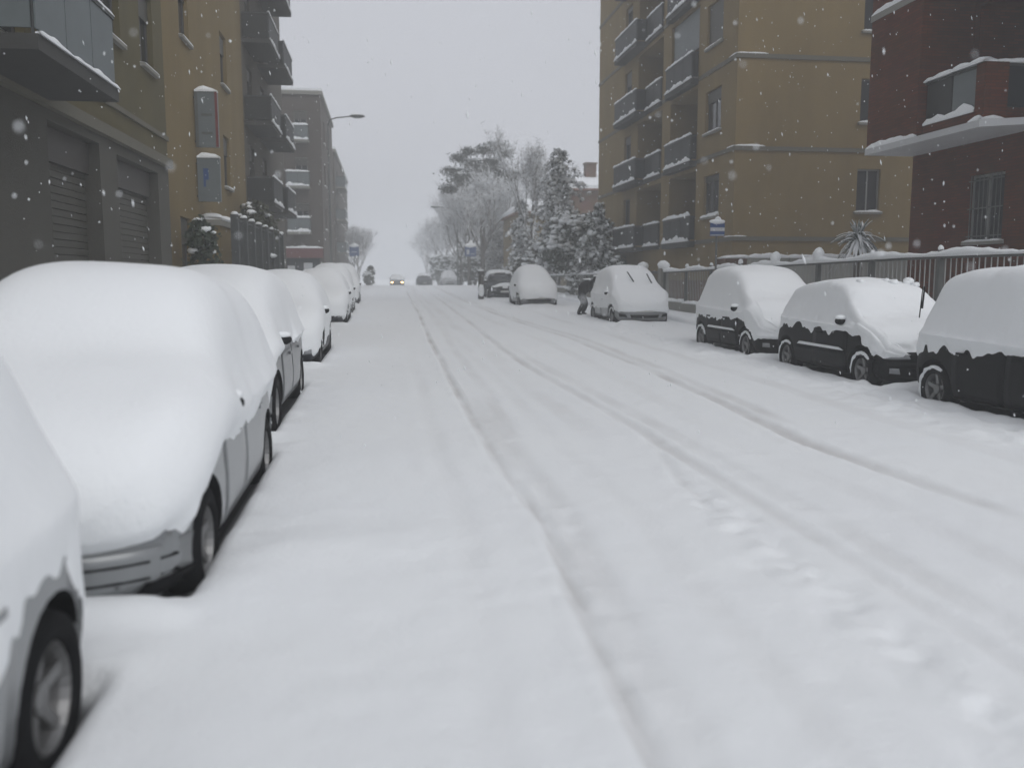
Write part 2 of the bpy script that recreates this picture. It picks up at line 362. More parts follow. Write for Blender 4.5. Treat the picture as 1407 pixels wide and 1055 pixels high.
def car_grid(prof, L, W, ns=70, fine=1):
    P = PROFILES[prof]; ty = [p[0]*L for p in P]; tz = [p[1] for p in P]
    hw = W/2
    ss = [0.02,.2,.4,.58,.72,.83,.91,.96,.99]
    ys = list(np.linspace(0, L, ns))
    rows = []
    def section(y):
        zt = float(cr(ty, tz, y)); zb = .22 - .03*max(0,1-y/.5)**2*1.0 + .08*max(0,(y-L+.6)/.6)
        tp = 1 - .10*max(0,1-y/.7)**2 - .08*max(0,(y-L+.7)/.7)**2
        wv = hw*tp
        belt0 = .86 + .09*y/L
        belt = min(belt0, zt-.055)
        gh = max(0, zt-belt)
        k = min(1, gh/.5)
        wr = wv*(.90*(1-k) + .735*k)
        mid = (zb+belt)/2
        pts = [(0,zb),(wv*.5,zb),(wv*.86,zb),(wv*.95,zb+.035),(wv*.985,zb+.12),(wv*1.0,mid-.02),(wv*.992,mid+.12),(wv*.975,belt-.03),(wv*.955,belt),
               (wr+(wv*.955-wr)*.55,belt+gh*.42),(wr+(wv*.955-wr)*.10,belt+gh*.83),(wr-.05*min(1,gh/.2),zt-.028*min(1,gh/.1)),(wr*.72,zt+.0),(wr*.4,zt+.018),(0,zt+.026)]
        cum = [0]
        for a, b in zip(pts, pts[1:]): cum.append(cum[-1]+1)
        u = np.linspace(0, len(pts)-1, (len(pts)-1)*2*fine+1)
        px = cr(cum, [p[0] for p in pts], u); pz = cr(cum, [p[1] for p in pts], u)
        return px, pz
    f = section(0.0); zc = .5
    for s in ss:
        rows.append((-.13*math.sqrt(max(0,1-s**4)), f[0]*s, zc+(f[1]-zc)*s))
    for y in ys:
        a, b = section(y); rows.append((y, a, b))
    f = section(L)
    for s in ss[::-1]:
        rows.append((L+.10*math.sqrt(max(0,1-s**4)), f[0]*s, zc+(f[1]-zc)*s))
    n = len(rows); m = len(rows[0][1])
    G = np.zeros((n, 2*m-2, 3))
    for i, (y, px, pz) in enumerate(rows):
        G[i,:m,0] = px; G[i,:m,2] = pz; G[i,m:,0] = -px[1:-1][::-1]; G[i,m:,2] = pz[1:-1][::-1]
        G[i,:,1] = y
    xr = np.abs(G[:,:,0])/hw
    G[:,:,1] += .22*xr**2*np.clip(1-G[:,:,1]/.8,0,1)**1.5 - .13*xr**2*np.clip((G[:,:,1]-L+.6)/.6,0,1)**1.5
    G[:,:,1] += .13-.0        # the nose at y = 0
    G[:,:,1] *= L/(L+.23)
    return G
def grid_faces(n, m):
    fs = []
    for i in range(n-1):
        for j in range(m): fs.append((i*m+j, i*m+(j+1)%m, (i+1)*m+(j+1)%m, (i+1)*m+j))
    fs.append(tuple(range(m))[::-1]); fs.append(tuple((n-1)*m+j for j in range(m)))
    return fs
def grid_normals(G):
    dj = np.roll(G,-1,1)-np.roll(G,1,1); di = np.gradient(G, axis=0)
    n = np.cross(dj, di); l = np.linalg.norm(n, axis=2, keepdims=True); n = n/np.maximum(l,1e-9)
    c = G-np.array([0,G[:,:,1].mean(),.6]); s = np.sign((n*c).sum(2).mean()); return n*s

def lathe(prof, n, axis_x=True):
    """profile (r, x) turned round the x axis"""
    vs = []; fs = []
    for r, x in prof:
        for k in range(n): a = 2*math.pi*k/n; vs.append((x, r*math.cos(a), r*math.sin(a)))
    m = len(prof)
    for i in range(m-1):
        for k in range(n): fs.append((i*n+k, (i+1)*n+k, (i+1)*n+(k+1)%n, i*n+(k+1)%n))
    return vs, fs

def make_wheel(parent, x, y, sx, r=.30, snow=0.5, n=26):
    """tyre at (x, y), the open side of the rim facing sx"""
    mb = MB(); v, f = lathe([(r*.62,-.10),(r*.80,-.105),(r*.95,-.09),(r,-.06),(r,.06),(r*.95,.09),(r*.80,.105),(r*.66,.095),(r*.63,.07)], n)
    mb.add(v, f); t = mb.build('wheel', RUBBER, parent, True); t.location = (x, y, r); t.rotation_euler = (0, 0, 0 if sx > 0 else math.pi)
    mb = MB(); v, f = lathe([(r*.645,.075),(r*.60,.085),(r*.56,.05),(r*.52,-.03),(.02,-.03)], n); mb.add(v, f)
    for k in range(5):
        a = 2*math.pi*k/5+.3; ca, sa = math.cos(a), math.sin(a); w0, w1 = .030, .022
        p = []
        for (rr, ww, xx) in ((.03,w0,.0),(r*.60,w1,.03)):
            for sgn, dx in ((-1,-.0),(1,-.0),(1,.035),(-1,.035)):
                p.append((xx+dx, rr*ca-sgn*ww*sa, rr*sa+sgn*ww*ca))
        mb.hexa(p)
    v, f = lathe([(.065,.0),(.060,.055),(.03,.06),(.005,.06)], 12); mb.add(v, f)
    mb.build('rim', RIM, t, False)
    if snow > 0:
        mb = MB(); k0 = 18; off = random.uniform(-25,25)-25*sx; ww0 = random.uniform(.7,1.2)
        for k in range(k0+1):
            a = R(90+off) + (k/k0-.5)*R(150); th = (.018+.010*math.sin(k*1.7)+.006*math.sin(k*4.1))*ww0
            e = math.sin(math.pi*k/k0)**.5; wk = random.uniform(.3,1.1)
            for (rr, xx) in ((r*(.86-.10*e*wk),.10),(r*(.88-.10*e*wk),.10+th*e+.004),(r*.93,.09+th*e+.004),(r*.95,.088)):
                mb.v.append((xx, rr*math.cos(a), rr*math.sin(a)))
        for k in range(k0):
            for q in range(3): mb.f.append((k*4+q, k*4+q+1, k*4+q+5, k*4+q+4)); mb.m.append(0)
        mb.build('snow_on_tyre', SNOW, t, True)
    return t

def patch(bvh, corners, direction, nu, nv, th, name, material, parent, smooth=True, inset=.012, bend=None):
    """a thin panel cut to four corners and laid on the body by casting it along a direction"""
    d = Vector(direction).normalized(); c = [Vector(p) for p in corners]; top = []; low = []
    for i in range(nu+1):
        for j in range(nv+1):
            u, v = i/nu, j/nv
            p = c[0]*(1-u)*(1-v)+c[1]*u*(1-v)+c[2]*u*v+c[3]*(1-u)*v
            if bend: p = p + Vector(bend)*(4*u*(1-u))
            h, nrm, _, _ = bvh.ray_cast(p-d*3, d)
            if h is None:
                h, nrm, _, _ = bvh.find_nearest(p)
            if nrm.dot(d) > 0: nrm = -nrm
            top.append(h+nrm*th); low.append(h-nrm*inset)
    n = (nu+1)*(nv+1); vs = top+low; fs = []; w = nv+1
    for i in range(nu):
        for j in range(nv): a = i*w+j; fs.append((a, a+1, a+w+1, a+w))
    bd = [i*w for i in range(nu+1)] + [nu*w+j for j in range(1,nv+1)] + [i*w+nv for i in range(nu-1,-1,-1)] + [j for j in range(nv-1,0,-1)]
    for a, b in zip(bd, bd[1:]+bd[:1]): fs.append((a, b, b+n, a+n))
    mb = MB(); mb.add(vs, fs)
    o = mb.build(name, material, parent, False)
    me = o.data; me.polygons.foreach_set('use_smooth', [i < nu*nv for i in range(len(me.polygons))])
    return o

def make_car(name, label, prof, L, W, color, x_c, y_front, seed, snow, group=None, hero=True, wheels=(.19,.83), r=.30,
             sides=(-1,1), doors=4, wipers=(), mirror=True, front='std', wsnow=1, yaw=0, sunk=.15, trim=False, lights=False):
    root = thing(name, label, 'car', (x_c, y_front, gz(y_front+L/2)-sunk), yaw, group)
    paint = PAINT[color]
    G = car_grid(prof, L, W, 64 if hero else 34, 1)
    if prof == 'flat': pass
    n, m, _ = G.shape; V = G.reshape(-1,3)
    fs = grid_faces(n, m)
    mb = MB(); mb.add([tuple(v) for v in V], fs); body = mb.build('body', [paint, PLAST], root, True)
    bvh = BVHTree.FromPolygons([Vector(v) for v in V], fs)
    hw = W/2; wy = [wheels[0]*L, wheels[1]*L]
    # wheel arches
    cut = MB()
    for yy in wy:
        for s in (-1,1):
            v, f = lathe([(.001,0),(r+.055,0),(r+.055,.6),(.001,.6)], 26)
            cut.add([(s*(hw-.27)+s*p[0], yy+p[1], r+.01+p[2]) for p in v], f)
    co = cut.build('arch_cutter', [PLAST], None); 
    bm = bmesh.new(); bm.from_mesh(co.data); bmesh.ops.remove_doubles(bm, verts=bm.verts, dist=.003); bmesh.ops.recalc_face_normals(bm, faces=bm.faces); bm.to_mesh(co.data); bm.free()
    bm = bmesh.new(); bm.from_mesh(body.data); bmesh.ops.recalc_face_normals(bm, faces=bm.faces); bm.to_mesh(body.data); bm.free()
    co.parent = root
    md = body.modifiers.new('arches', 'BOOLEAN'); md.operation = 'DIFFERENCE'; md.object = co; md.solver = 'EXACT'; md.material_mode = 'TRANSFER'
    bpy.context.view_layer.update()
    dg = bpy.context.evaluated_depsgraph_get(); nm = bpy.data.meshes.new_from_object(body.evaluated_get(dg))
    body.modifiers.clear(); body.data = nm; bpy.data.objects.remove(co, do_unlink=True)
    for p in nm.polygons: p.use_smooth = True
    try: nm.set_sharp_from_angle(angle=R(40))
    except Exception: pass
    # wheels
    for yy in wy:
        for s in (-1,1):
            make_wheel(root, s*(hw-.115), yy, s, r, wsnow if s in sides else 0, 26 if hero else 14)
    belt = lambda y: .86+.09*y/L
    Pp = PROFILES[prof]; ztop = lambda y: float(cr([p[0]*L for p in Pp],[p[1] for p in Pp], y))
    q = 8 if hero else 4
    # glass
    cow = Pp[4][0]*L; rf = Pp[5][0]*L; rr = Pp[8][0]*L; rb = Pp[9][0]*L
    zc, zr = Pp[4][1], Pp[5][1]
    patch(bvh, [(-hw*.80,cow,zc+.02),(hw*.80,cow,zc+.02),(hw*.64,rf,zr-.04),(-hw*.64,rf,zr-.04)], (0,1,-.9), q, q, .004, 'windscreen', GLASS, root)
    patch(bvh, [(-hw*.72,L,Pp[9][1]-.08),(hw*.72,L,Pp[9][1]-.08),(hw*.60,rr,Pp[8][1]-.05),(-hw*.60,rr,Pp[8][1]-.05)], (0,-1,-.35), q, q, .004, 'rear_window', GLASS, root)
    yd = [cow+.10, L*.52, L*.76] if doors == 4 else [cow+.10, L*.58]
    for s in (-1,1):
        for k in range(len(yd)-1):
            a, b = yd[k], yd[k+1]
            zt = min(ztop(a+.35)-.10, ztop(min(b,L*.7))-.08)
            ta = a + (.42 if k == 0 else .05)
            patch(bvh, [(s*2,a+.06,belt(a)+.035),(s*2,b-.05,belt(b)+.035),(s*2,b-.05,ztop(b-.05)-.10),(s*2,ta,ztop(ta)-.12)], (-s,0,0), q, q, .004, 'side_window', GLASS, root)
            # leave the wheel arches free
            lo = .27
            ya = max(a, wy[0]+r+.085); yb = min(b, wy[1]-r-.085)
            dr = patch(bvh, [(s*2,ya,lo),(s*2,yb if k == len(yd)-2 else b-.012,lo),(s*2,b-.012,belt(b)-.01),(s*2,ya-.0,belt(a)-.01)], (-s,0,0), q, q, .006, 'door', paint, root)
            hb = MB(); hx = s*(hw-.012); hy = b-.22
            h0, nn, _, _ = bvh.ray_cast(Vector((s*2,hy,.79)), Vector((-s,0,0)))
            if h0: hx = h0.x
            hb.box(hx-.005*s, hx+.032*s, hy-.09, hy+.09, .772, .802); hb.build('handle', PLAST if color in ('black','dark') else paint, dr)
        if trim:
            patch(bvh, [(s*2,wy[0]+r+.1,.50),(s*2,wy[1]-r-.1,.50),(s*2,wy[1]-r-.1,.555),(s*2,wy[0]+r+.1,.555)], (-s,0,0), 10, 1, .022, 'side_trim', PLAST, root)
            patch(bvh, [(s*2,wy[0]+r+.16,.557),(s*2,wy[1]-r-.18,.557),(s*2,wy[1]-r-.25,.60),(s*2,wy[0]+r+.30,.595)], (-s,0,0), 10, 2, .028, 'snow_on_trim', SNOW, root)
        # sill
        patch(bvh, [(s*2,wy[0]+r+.08,.235),(s*2,wy[1]-r-.08,.235),(s*2,wy[1]-r-.08,.262),(s*2,wy[0]+r+.08,.262)], (-s,0,0), 6, 1, .012, 'sill', PLAST, root)
        # lamps
        hz = Pp[0][1]
        lm = patch(bvh, [(s*hw*.54,-.5,hz-.10),(s*hw*.86,-.5,hz-.11),(s*hw*.86,-.5,hz-.03),(s*hw*.58,-.5,hz-.02)], (0,1,0), 5, 4, .008, 'headlight', LIT if lights else LAMPG, root)
        patch(bvh, [(s*hw*.66,L+.5,.70),(s*hw*.90,L+.5,.70),(s*hw*.88,L+.5,.92),(s*hw*.70,L+.5,.92)], (0,-1,0), 4, 5, .008, 'tail_light', SRED, root)
        if mirror:
            my = cow+.30; zt = belt(my)+.06
            h0, nn, _, _ = bvh.ray_cast(Vector((s*2,my,zt)), Vector((-s,0,0)))
            bx = h0.x if h0 else s*hw*.9
            mm = MB(); mm.blob((bx+s*.075, my, zt+.035), (.085,.055,.058), 10, 7); mm.tube([(bx-s*.02,my+.02,zt-.01),(bx+s*.08,my,zt+.02)], .022, 6)
            mr = mm.build('mirror', PLAST, root, True)
            ms = MB(); ms.blob((bx+s*.07, my+.005, zt+.085), (.088,.066,.040), 10, 6, .06); ms.build('snow_on_mirror', SNOW, mr, True)
    # front end
    patch(bvh, [(-hw*.93,-.5,.25),(hw*.93,-.5,.25),(hw*.95,-.5,.47),(-hw*.95,-.5,.47)], (0,1,0), 14, 4, .018, 'bumper', paint if front != 'dark' else PLAST, root)
    if front == 'grille':
        patch(bvh, [(-hw*.46,-.5,.285),(hw*.46,-.5,.285),(hw*.52,-.5,.375),(-hw*.52,-.5,.375)], (0,1,0), 10, 2, .024, 'grille', PLAST, root)
        for s in (-1,1):
            patch(bvh, [(s*hw*.60,-.5,.30),(s*hw*.84,-.5,.32),(s*hw*.86,-.5,.41),(s*hw*.66,-.5,.39)], (0,1,0), 4, 3, .024, 'fog_light', PLAST, root)
        patch(bvh, [(-.26,-.5,.455),(.26,-.5,.455),(.26,-.5,.50),(-.26,-.5,.50)], (0,1,0), 4, 1, .03, 'number_plate', PLATE, root)
    elif front == 'lines':
        for z in (.315, .395):
            patch(bvh, [(-hw*.9,-.5,z),(hw*.9,-.5,z),(hw*.9,-.5,z+.012),(-hw*.9,-.5,z+.012)], (0,1,0), 14, 1, .020, 'bumper_groove', PLAST, root)
        for s in (-1,1):
            patch(bvh, [(s*hw*.70,-.5,.235),(s*hw*.95,-.5,.235),(s*hw*.95,-.5,.30),(s*hw*.76,-.5,.30)], (0,1,0), 4, 2, .026, 'bumper_corner', PLAST, root)
    else:
        patch(bvh, [(-hw*.55,-.5,.29),(hw*.55,-.5,.29),(hw*.60,-.5,.40),(-hw*.60,-.5,.40)], (0,1,0), 10, 2, .024, 'grille', PLAST, root)
        patch(bvh, [(-hw*.42,-.5,.53),(hw*.42,-.5,.53),(hw*.46,-.5,.60),(-hw*.46,-.5,.60)], (0,1,0), 8, 2, .010, 'upper_grille', PLAST, root)
        patch(bvh, [(-.26,-.5,.42),(.26,-.5,.42),(.26,-.5,.52),(-.26,-.5,.52)], (0,1,0), 4, 1, .03, 'number_plate', PLATE, root)
        for s in (-1,1):
            patch(bvh, [(s*hw*.68,-.5,.31),(s*hw*.82,-.5,.32),(s*hw*.82,-.5,.39),(s*hw*.70,-.5,.39)], (0,1,0), 3, 3, .024, 'fog_light', LAMPG, root)
    patch(bvh, [(-hw*.93,L+.5,.30),(hw*.93,L+.5,.30),(hw*.95,L+.5,.55),(-hw*.95,L+.5,.55)], (0,-1,0), 12, 4, .018, 'rear_bumper', paint, root)
    # snow
    Gs = car_grid(prof, L, W, snow.get('ns', 110 if hero else 44), snow.get('fine', 2 if hero else 1))
    N = grid_normals(Gs); n, m, _ = Gs.shape
    for q_, s_ in enumerate((.02,.2,.4,.58,.72,.83,.91,.96,.99)):
        wq = 1-s_**4
        for row, dy in ((q_,-1),(n-1-q_,1)):
            N[row] = N[row]*(1-wq)+np.array([0,dy,0])*wq; N[row] /= np.maximum(np.linalg.norm(N[row],axis=1,keepdims=True),1e-6)
    nzv = N[:,:,2].copy()
    for it in range(snow.get('soft', 12) if hero else 6):
        N = N*2 + np.roll(N,1,1)+np.roll(N,-1,1) + np.concatenate([N[:1],N[:-1]])+np.concatenate([N[1:],N[-1:]])
        N /= np.maximum(np.linalg.norm(N,axis=2,keepdims=True),1e-6)
    x, y, z = Gs[:,:,0], Gs[:,:,1], Gs[:,:,2]
    th = snow.get('top', .16)
    ang = np.arctan2(z-.6, np.abs(x)+.01); sd = x*2.6
    f1 = fbm(y*1.6+sd, z*2.2+seed*3.1, seed, 4); f2 = fbm(y*7+sd, z*7+seed*1.7, seed+40, 3); f3 = fbm(x*2.2+7, y*2.2, seed+80, 3); f4 = fbm(y*15+x*4, z*15+x*3, seed+140, 4)
    up = sstep(.15, .95, nzv)
    for it in range(snow.get('soft', 12) if hero else 5):                    # the layer thins out gradually towards the edges
        up = (up*2 + np.roll(up,1,1)+np.roll(up,-1,1) + np.concatenate([up[:1],up[:-1]])+np.concatenate([up[1:],up[-1:]]))/6
    T = .014*fbm(y*9+sd, x*9+z*7, seed+120, 3) + .006*f4 + snow.get('thin', .02)*(1+1.0*f2) + up*th*(1+.28*f3)
    fr = np.maximum(1-sstep(.35,.95,y), (1-sstep(.0,.55,y/.8))*np.clip(-N[:,:,1]*1.5,0,1)); re = np.clip(N[:,:,1]*1.5,0,1)*sstep(L-.6,L-.1,y)
    line = snow.get('side', .6) + snow.get('tilt', 0)*(y/L-.5)
    line = line*(1-fr)*(1-re) + snow.get('front', .5)*fr + snow.get('rear', .7)*re*(1-fr)
    mask = z - line + snow.get('amp', .14)*f1 + .07*f2 + snow.get('rag', .07)*f4
    for (y0, y1, z0, z1, a) in snow.get('holes', ()):       # patches knocked or melted off
        e = sstep(y0-.22,y0+.12,y)*(1-sstep(y1-.12,y1+.22,y))*sstep(z0-.08,z0+.05,z)*(1-sstep(z1-.10,z1+.06,z))
        mask = mask - a*e*(.6+1.5*f2+.6*f1+.9*f4)
    cov = sstep(-.015, .05, mask)
    T = T*cov - .014*(1-cov) + .02*fr*cov
    D = N*T[:,:,None]
    D[:,:,2] += up*th*.25*cov
    for it in range(snow.get('smooth', 2)):
        D = (D*2 + np.roll(D,1,1)+np.roll(D,-1,1) + np.concatenate([D[:1],D[:-1]])+np.concatenate([D[1:],D[-1:]]))/6
    S = Gs + D
    for it in range(snow.get('melt', 10)):                # heavy snow rounds off the hollows
        A = (np.roll(S,1,1)+np.roll(S,-1,1) + np.concatenate([S[:1],S[:-1]])+np.concatenate([S[1:],S[-1:]]))/4
        k = (np.clip(up+.25,0,1)*sstep(.03,.2,mask))[:,:,None]*.8; k[0] = 0; k[-1] = 0
        S = S*(1-k)+A*k
    arch = np.zeros_like(x, dtype=bool)
    for yy in wy: arch |= ((y-yy)**2+(z-r-.01)**2 < (r+.045)**2) & (np.abs(x) > hw-.3)
    fsn = []
    Ti = T.copy()
    for i in range(n-1):
        for j in range(m):
            j2 = (j+1)%m
            if arch[i,j] or arch[i,j2] or arch[i+1,j] or arch[i+1,j2]: continue
            if max(Ti[i,j],Ti[i,j2],Ti[i+1,j],Ti[i+1,j2]) > -.012: fsn.append((i*m+j, i*m+j2, (i+1)*m+j2, (i+1)*m+j))
    if Ti[0].max() > 0: fsn.append(tuple(range(m))[::-1])
    if Ti[-1].max() > 0: fsn.append(tuple((n-1)*m+j for j in range(m)))
    used = sorted({i for f in fsn for i in f}); mp = {a:b for b,a in enumerate(used)}; Sf = S.reshape(-1,3)
    par = list(range(len(used)))
    def find(a):
        while par[a] != a: par[a] = par[par[a]]; a = par[a]
        return a
    for f in fsn:
        a = find(mp[f[0]])
        for b in f[1:]:
            b = find(mp[b])
            if b != a: par[b] = a
    comp = {}
    for f in fsn: comp.setdefault(find(mp[f[0]]), []).append(f)
    for fl in comp.values():                               # every separate patch of snow is a piece of its own
        if len(fl) < 30: continue
        us = sorted({i for f in fl for i in f}); m3 = {a:b for b,a in enumerate(us)}
        mb = MB(); mb.add([tuple(Sf[i]) for i in us], [tuple(m3[i] for i in f) for f in fl]); mb.build('snow_cover', SNOW, root, True)
    if snow.get('lumps'):
        rn = random.Random(seed)
        for k in range(snow['lumps']):
            lx = rn.uniform(-.5,.55); ly = rf+.02+rn.uniform(-.1,.1); rr_ = rn.uniform(.04,.085)
            mb = MB(); mb.blob((lx, ly, ztop(ly)+th*1.15+rr_*.35), (rr_,rr_,rr_*.8), 9, 6, .15); mb.build('snow_lump', SNOW, root, True)
    for (p0, p1) in wipers:
        mb = MB(); p0 = Vector(p0); p1 = Vector(p1); d = (p1-p0)
        mb.tube([p0, p0+d*.5, p1], [.009,.008,.006], 5); mb.tube([p0+d*.35+Vector((.012,-.02,.0)), p1+Vector((.012,-.025,.0))], [.016,.012], 5)
        mb.build('wiper', PLAST, root)
    return root

LIT = mat('lit_headlamp', (1.0, 0.8, 0.5), 0.3, 0.0, emit=(1.0, 0.62, 0.25, 14.0))

LC = 'cars parked on the left, fronts to the viewer'; RC = 'cars parked on the right, fronts to the viewer'
make_car('parked_car', 'silver hatchback cut off by the left edge, only its snowy rear side and wheel seen', 'mpv', 3.92, 1.66, 'silver', -1.98, -0.12, 11,
         dict(rag=.015, soft=16, side=.62, amp=.10, rear=.3, top=.15, tilt=-.1, holes=((3.0,3.45,.62,.80,.35),), melt=14), LC, r=.31, wheels=(.19,.835), wsnow=0)
make_car('parked_car', 'silver car under thick snow with bare grey bumper, nearest full car at left', 'hatch', 3.98, 1.70, 'silver', -1.83, 4.22, 12,
         dict(rag=.015, soft=22, side=.80, amp=.10, front=.50, rear=.4, top=.29, thin=.04, tilt=.1, melt=30), LC, front='lines', wsnow=0, sunk=.20, r=.31, wheels=(.20,.83))
make_car('parked_car', 'tall grey car buried in snow with bare black mirror, second full car at left', 'mpv', 4.2, 1.72, 'grey', -1.98, 8.7, 13,
         dict(rag=.02, soft=16, side=.88, amp=.10, front=.5, rear=.4, top=.14, thin=.03, melt=40), LC, wsnow=0, r=.32, wheels=(.19,.83))
make_car('parked_car', 'snowed-in car with dark tail showing, third full car at left', 'hatch', 4.0, 1.66, 'dark', -1.93, 14.9, 14,
         dict(side=.42, amp=.2, front=.3, rear=.5, top=.20, thin=.03, holes=((3.0,4.0,.2,.72,.5),), melt=20), LC, hero=False)
make_car('parked_car', 'snow-covered car with dark lower tail, fourth full car at left', 'hatch', 4.0, 1.66, 'dark', -1.93, 25.6, 15,
         dict(side=.45, amp=.2, front=.3, rear=.5, top=.22, thin=.03, holes=((2.6,4.0,.2,.8,.5),), melt=20), LC, hero=False)
make_car('parked_car', 'snow-covered small car, second last in the left row', 'mpv', 3.9, 1.66, 'grey', -1.97, 31.0, 16,
         dict(side=.5, amp=.2, front=.3, rear=.5, top=.22, thin=.03, melt=20), LC, hero=False)
make_car('parked_car', 'snow-covered tall car, farthest in the left row', 'mpv', 4.0, 1.68, 'dark', -1.97, 38.6, 17,
         dict(side=.55, amp=.2, front=.3, rear=.5, top=.24, thin=.03, melt=20), LC, hero=False)

make_car('parked_car', 'black car cut off by the right edge, snow down to its bare black doors', 'mpv', 3.98, 1.68, 'black', 7.55, 6.75, 21,
         dict(ns=170, fine=3, side=.80, amp=.12, front=.5, rear=.62, top=.16, thin=.022, tilt=-.16, melt=12, soft=6), RC, r=.31, wheels=(.19,.84), doors=4)
make_car('parked_car', 'small black car with patchy snow on its door and one wiper raised', 'small', 3.76, 1.62, 'black', 7.53, 11.1, 22,
         dict(ns=170, fine=3, side=.72, amp=.20, front=.60, rear=.5, top=.085, thin=.010, melt=0, soft=3, lumps=9, holes=((1.2,1.5,.5,.86,.34),(1.85,2.1,.55,.88,.36),(2.5,2.75,.5,.92,.5))), RC,
         r=.30, wheels=(.195,.835), doors=2, wipers=(((.12,.80,1.02),(.10,.72,1.50)),), trim=True)
make_car('parked_car', 'dark small car smoothly rounded with snow, behind the car with the raised wiper', 'mpv', 3.72, 1.60, 'black', 7.49, 15.2, 23,
         dict(ns=150, fine=3, side=.76, amp=.14, front=.42, rear=.5, top=.14, thin=.022, tilt=-.05, melt=12, soft=6), RC, r=.30, wheels=(.19,.835), trim=True)
make_car('parked_car', 'pale grey car blanketed in snow with two raised wipers and slatted lower grille', 'mpv', 3.8, 1.66, 'silver', 7.45, 24.95, 24,
         dict(side=.52, amp=.06, front=.46, rear=.5, top=.14, thin=.022, melt=10, soft=6), RC, r=.30, wheels=(.19,.83), front='grille',
         wipers=(((-.02,.86,1.17),(-.28,1.05,1.62)),((.52,.86,1.12),(.30,.98,1.56))))
make_car('parked_car', 'white mound of a car in the right row just left of the bending person', 'mpv', 3.7, 1.64, 'grey', 6.36, 36.5, 25,
         dict(side=.40, amp=.1, front=.42, rear=.4, top=.20, thin=.035, melt=24), RC, hero=False)
make_car('parked_car', 'dark car with bare windscreen and snow only on roof and bonnet, far in right row', 'saloon', 4.2, 1.68, 'dark', 6.08, 45.0, 26,
         dict(side=1.25, amp=.03, front=.72, rear=.8, top=.13, thin=.012, melt=2, holes=((1.15,1.9,.98,1.42,3.0),)), RC, hero=False)
oc = make_car('oncoming_car', 'oncoming car with both headlights lit, far down the street', 'hatch', 4.0, 1.68, 'grey', 1.45, 108, 27,
         dict(side=.9, amp=.1, front=.8, top=.06), None, hero=False, lights=True)
make_car('distant_van', 'dim dark van in the snowfall right of the oncoming car', 'mpv', 4.6, 1.9, 'dark', 4.9, 112, 28,
         dict(side=1.4, amp=.05, front=1.2, top=.08), None, hero=False)
make_car('distant_car', 'snow-white car standing beyond the crest, below the far trees', 'mpv', 4.1, 1.75, 'white', 7.2, 100, 29,
         dict(side=.6, amp=.1, front=.8, top=.18, holes=((.0,1.6,.5,1.0,.2),)), None, hero=False)
make_car('distant_car', 'low snowed car in front of the shop with the red fascia', 'saloon', 4.1, 1.68, 'dark', -4.05, 50, 30,
         dict(side=.95, amp=.1, front=.75, top=.14, holes=((1.2,2.0,.9,1.3,1.0),)), None, hero=False)

# ------------------------------------------------------------------ buildings
class Face:
    """a wall plane: u runs along it, d goes into the building"""
    def __init__(s, axis, at, inward): s.axis = axis; s.at = at; s.inw = inward
    def p(s, u, z, d=0.0):
        a = s.at + s.inw*d
        return (a, u, z) if s.axis == 'x' else (u, a, z)
    def box(s, mb, u0, u1, z0, z1, d0, d1, mi=0):
        a, b = s.p(u0, z0, d0), s.p(u1, z1, d1); mb.box(a[0], b[0], a[1], b[1], a[2], b[2], mi)
def wall_mesh(mb, F, u0, u1, z0, z1, ops, depth=.16):
    """a wall with real openings; each opening is (u0, u1, z0, z1[, depth])"""
    us = sorted({u0, u1} | {o[0] for o in ops} | {o[1] for o in ops}); zs = sorted({z0, z1} | {o[2] for o in ops} | {o[3] for o in ops})
    us = [u for u in us if u0 <= u <= u1]; zs = [z for z in zs if z0 <= z <= z1]
    for a, b in zip(us, us[1:]):
        for c, e in zip(zs, zs[1:]):
            mu, mz = (a+b)/2, (c+e)/2
            if any(o[0] < mu < o[1] and o[2] < mz < o[3] for o in ops): continue
            mb.add([F.p(a,c), F.p(b,c), F.p(b,e), F.p(a,e)], [(0,1,2,3)])
    for o in ops:
        dd = o[4] if len(o) > 4 else depth; a, b, c, e = o[:4]
        for q in (((a,c),(b,c)),((b,c),(b,e)),((b,e),(a,e)),((a,e),(a,c))):
            mb.add([F.p(*q[0]), F.p(*q[1]), F.p(*q[1],dd), F.p(*q[0],dd)], [(0,1,2,3)])
        mb.add([F.p(a,c,dd), F.p(b,c,dd), F.p(b,e,dd), F.p(a,e,dd)], [(0,1,2,3)])
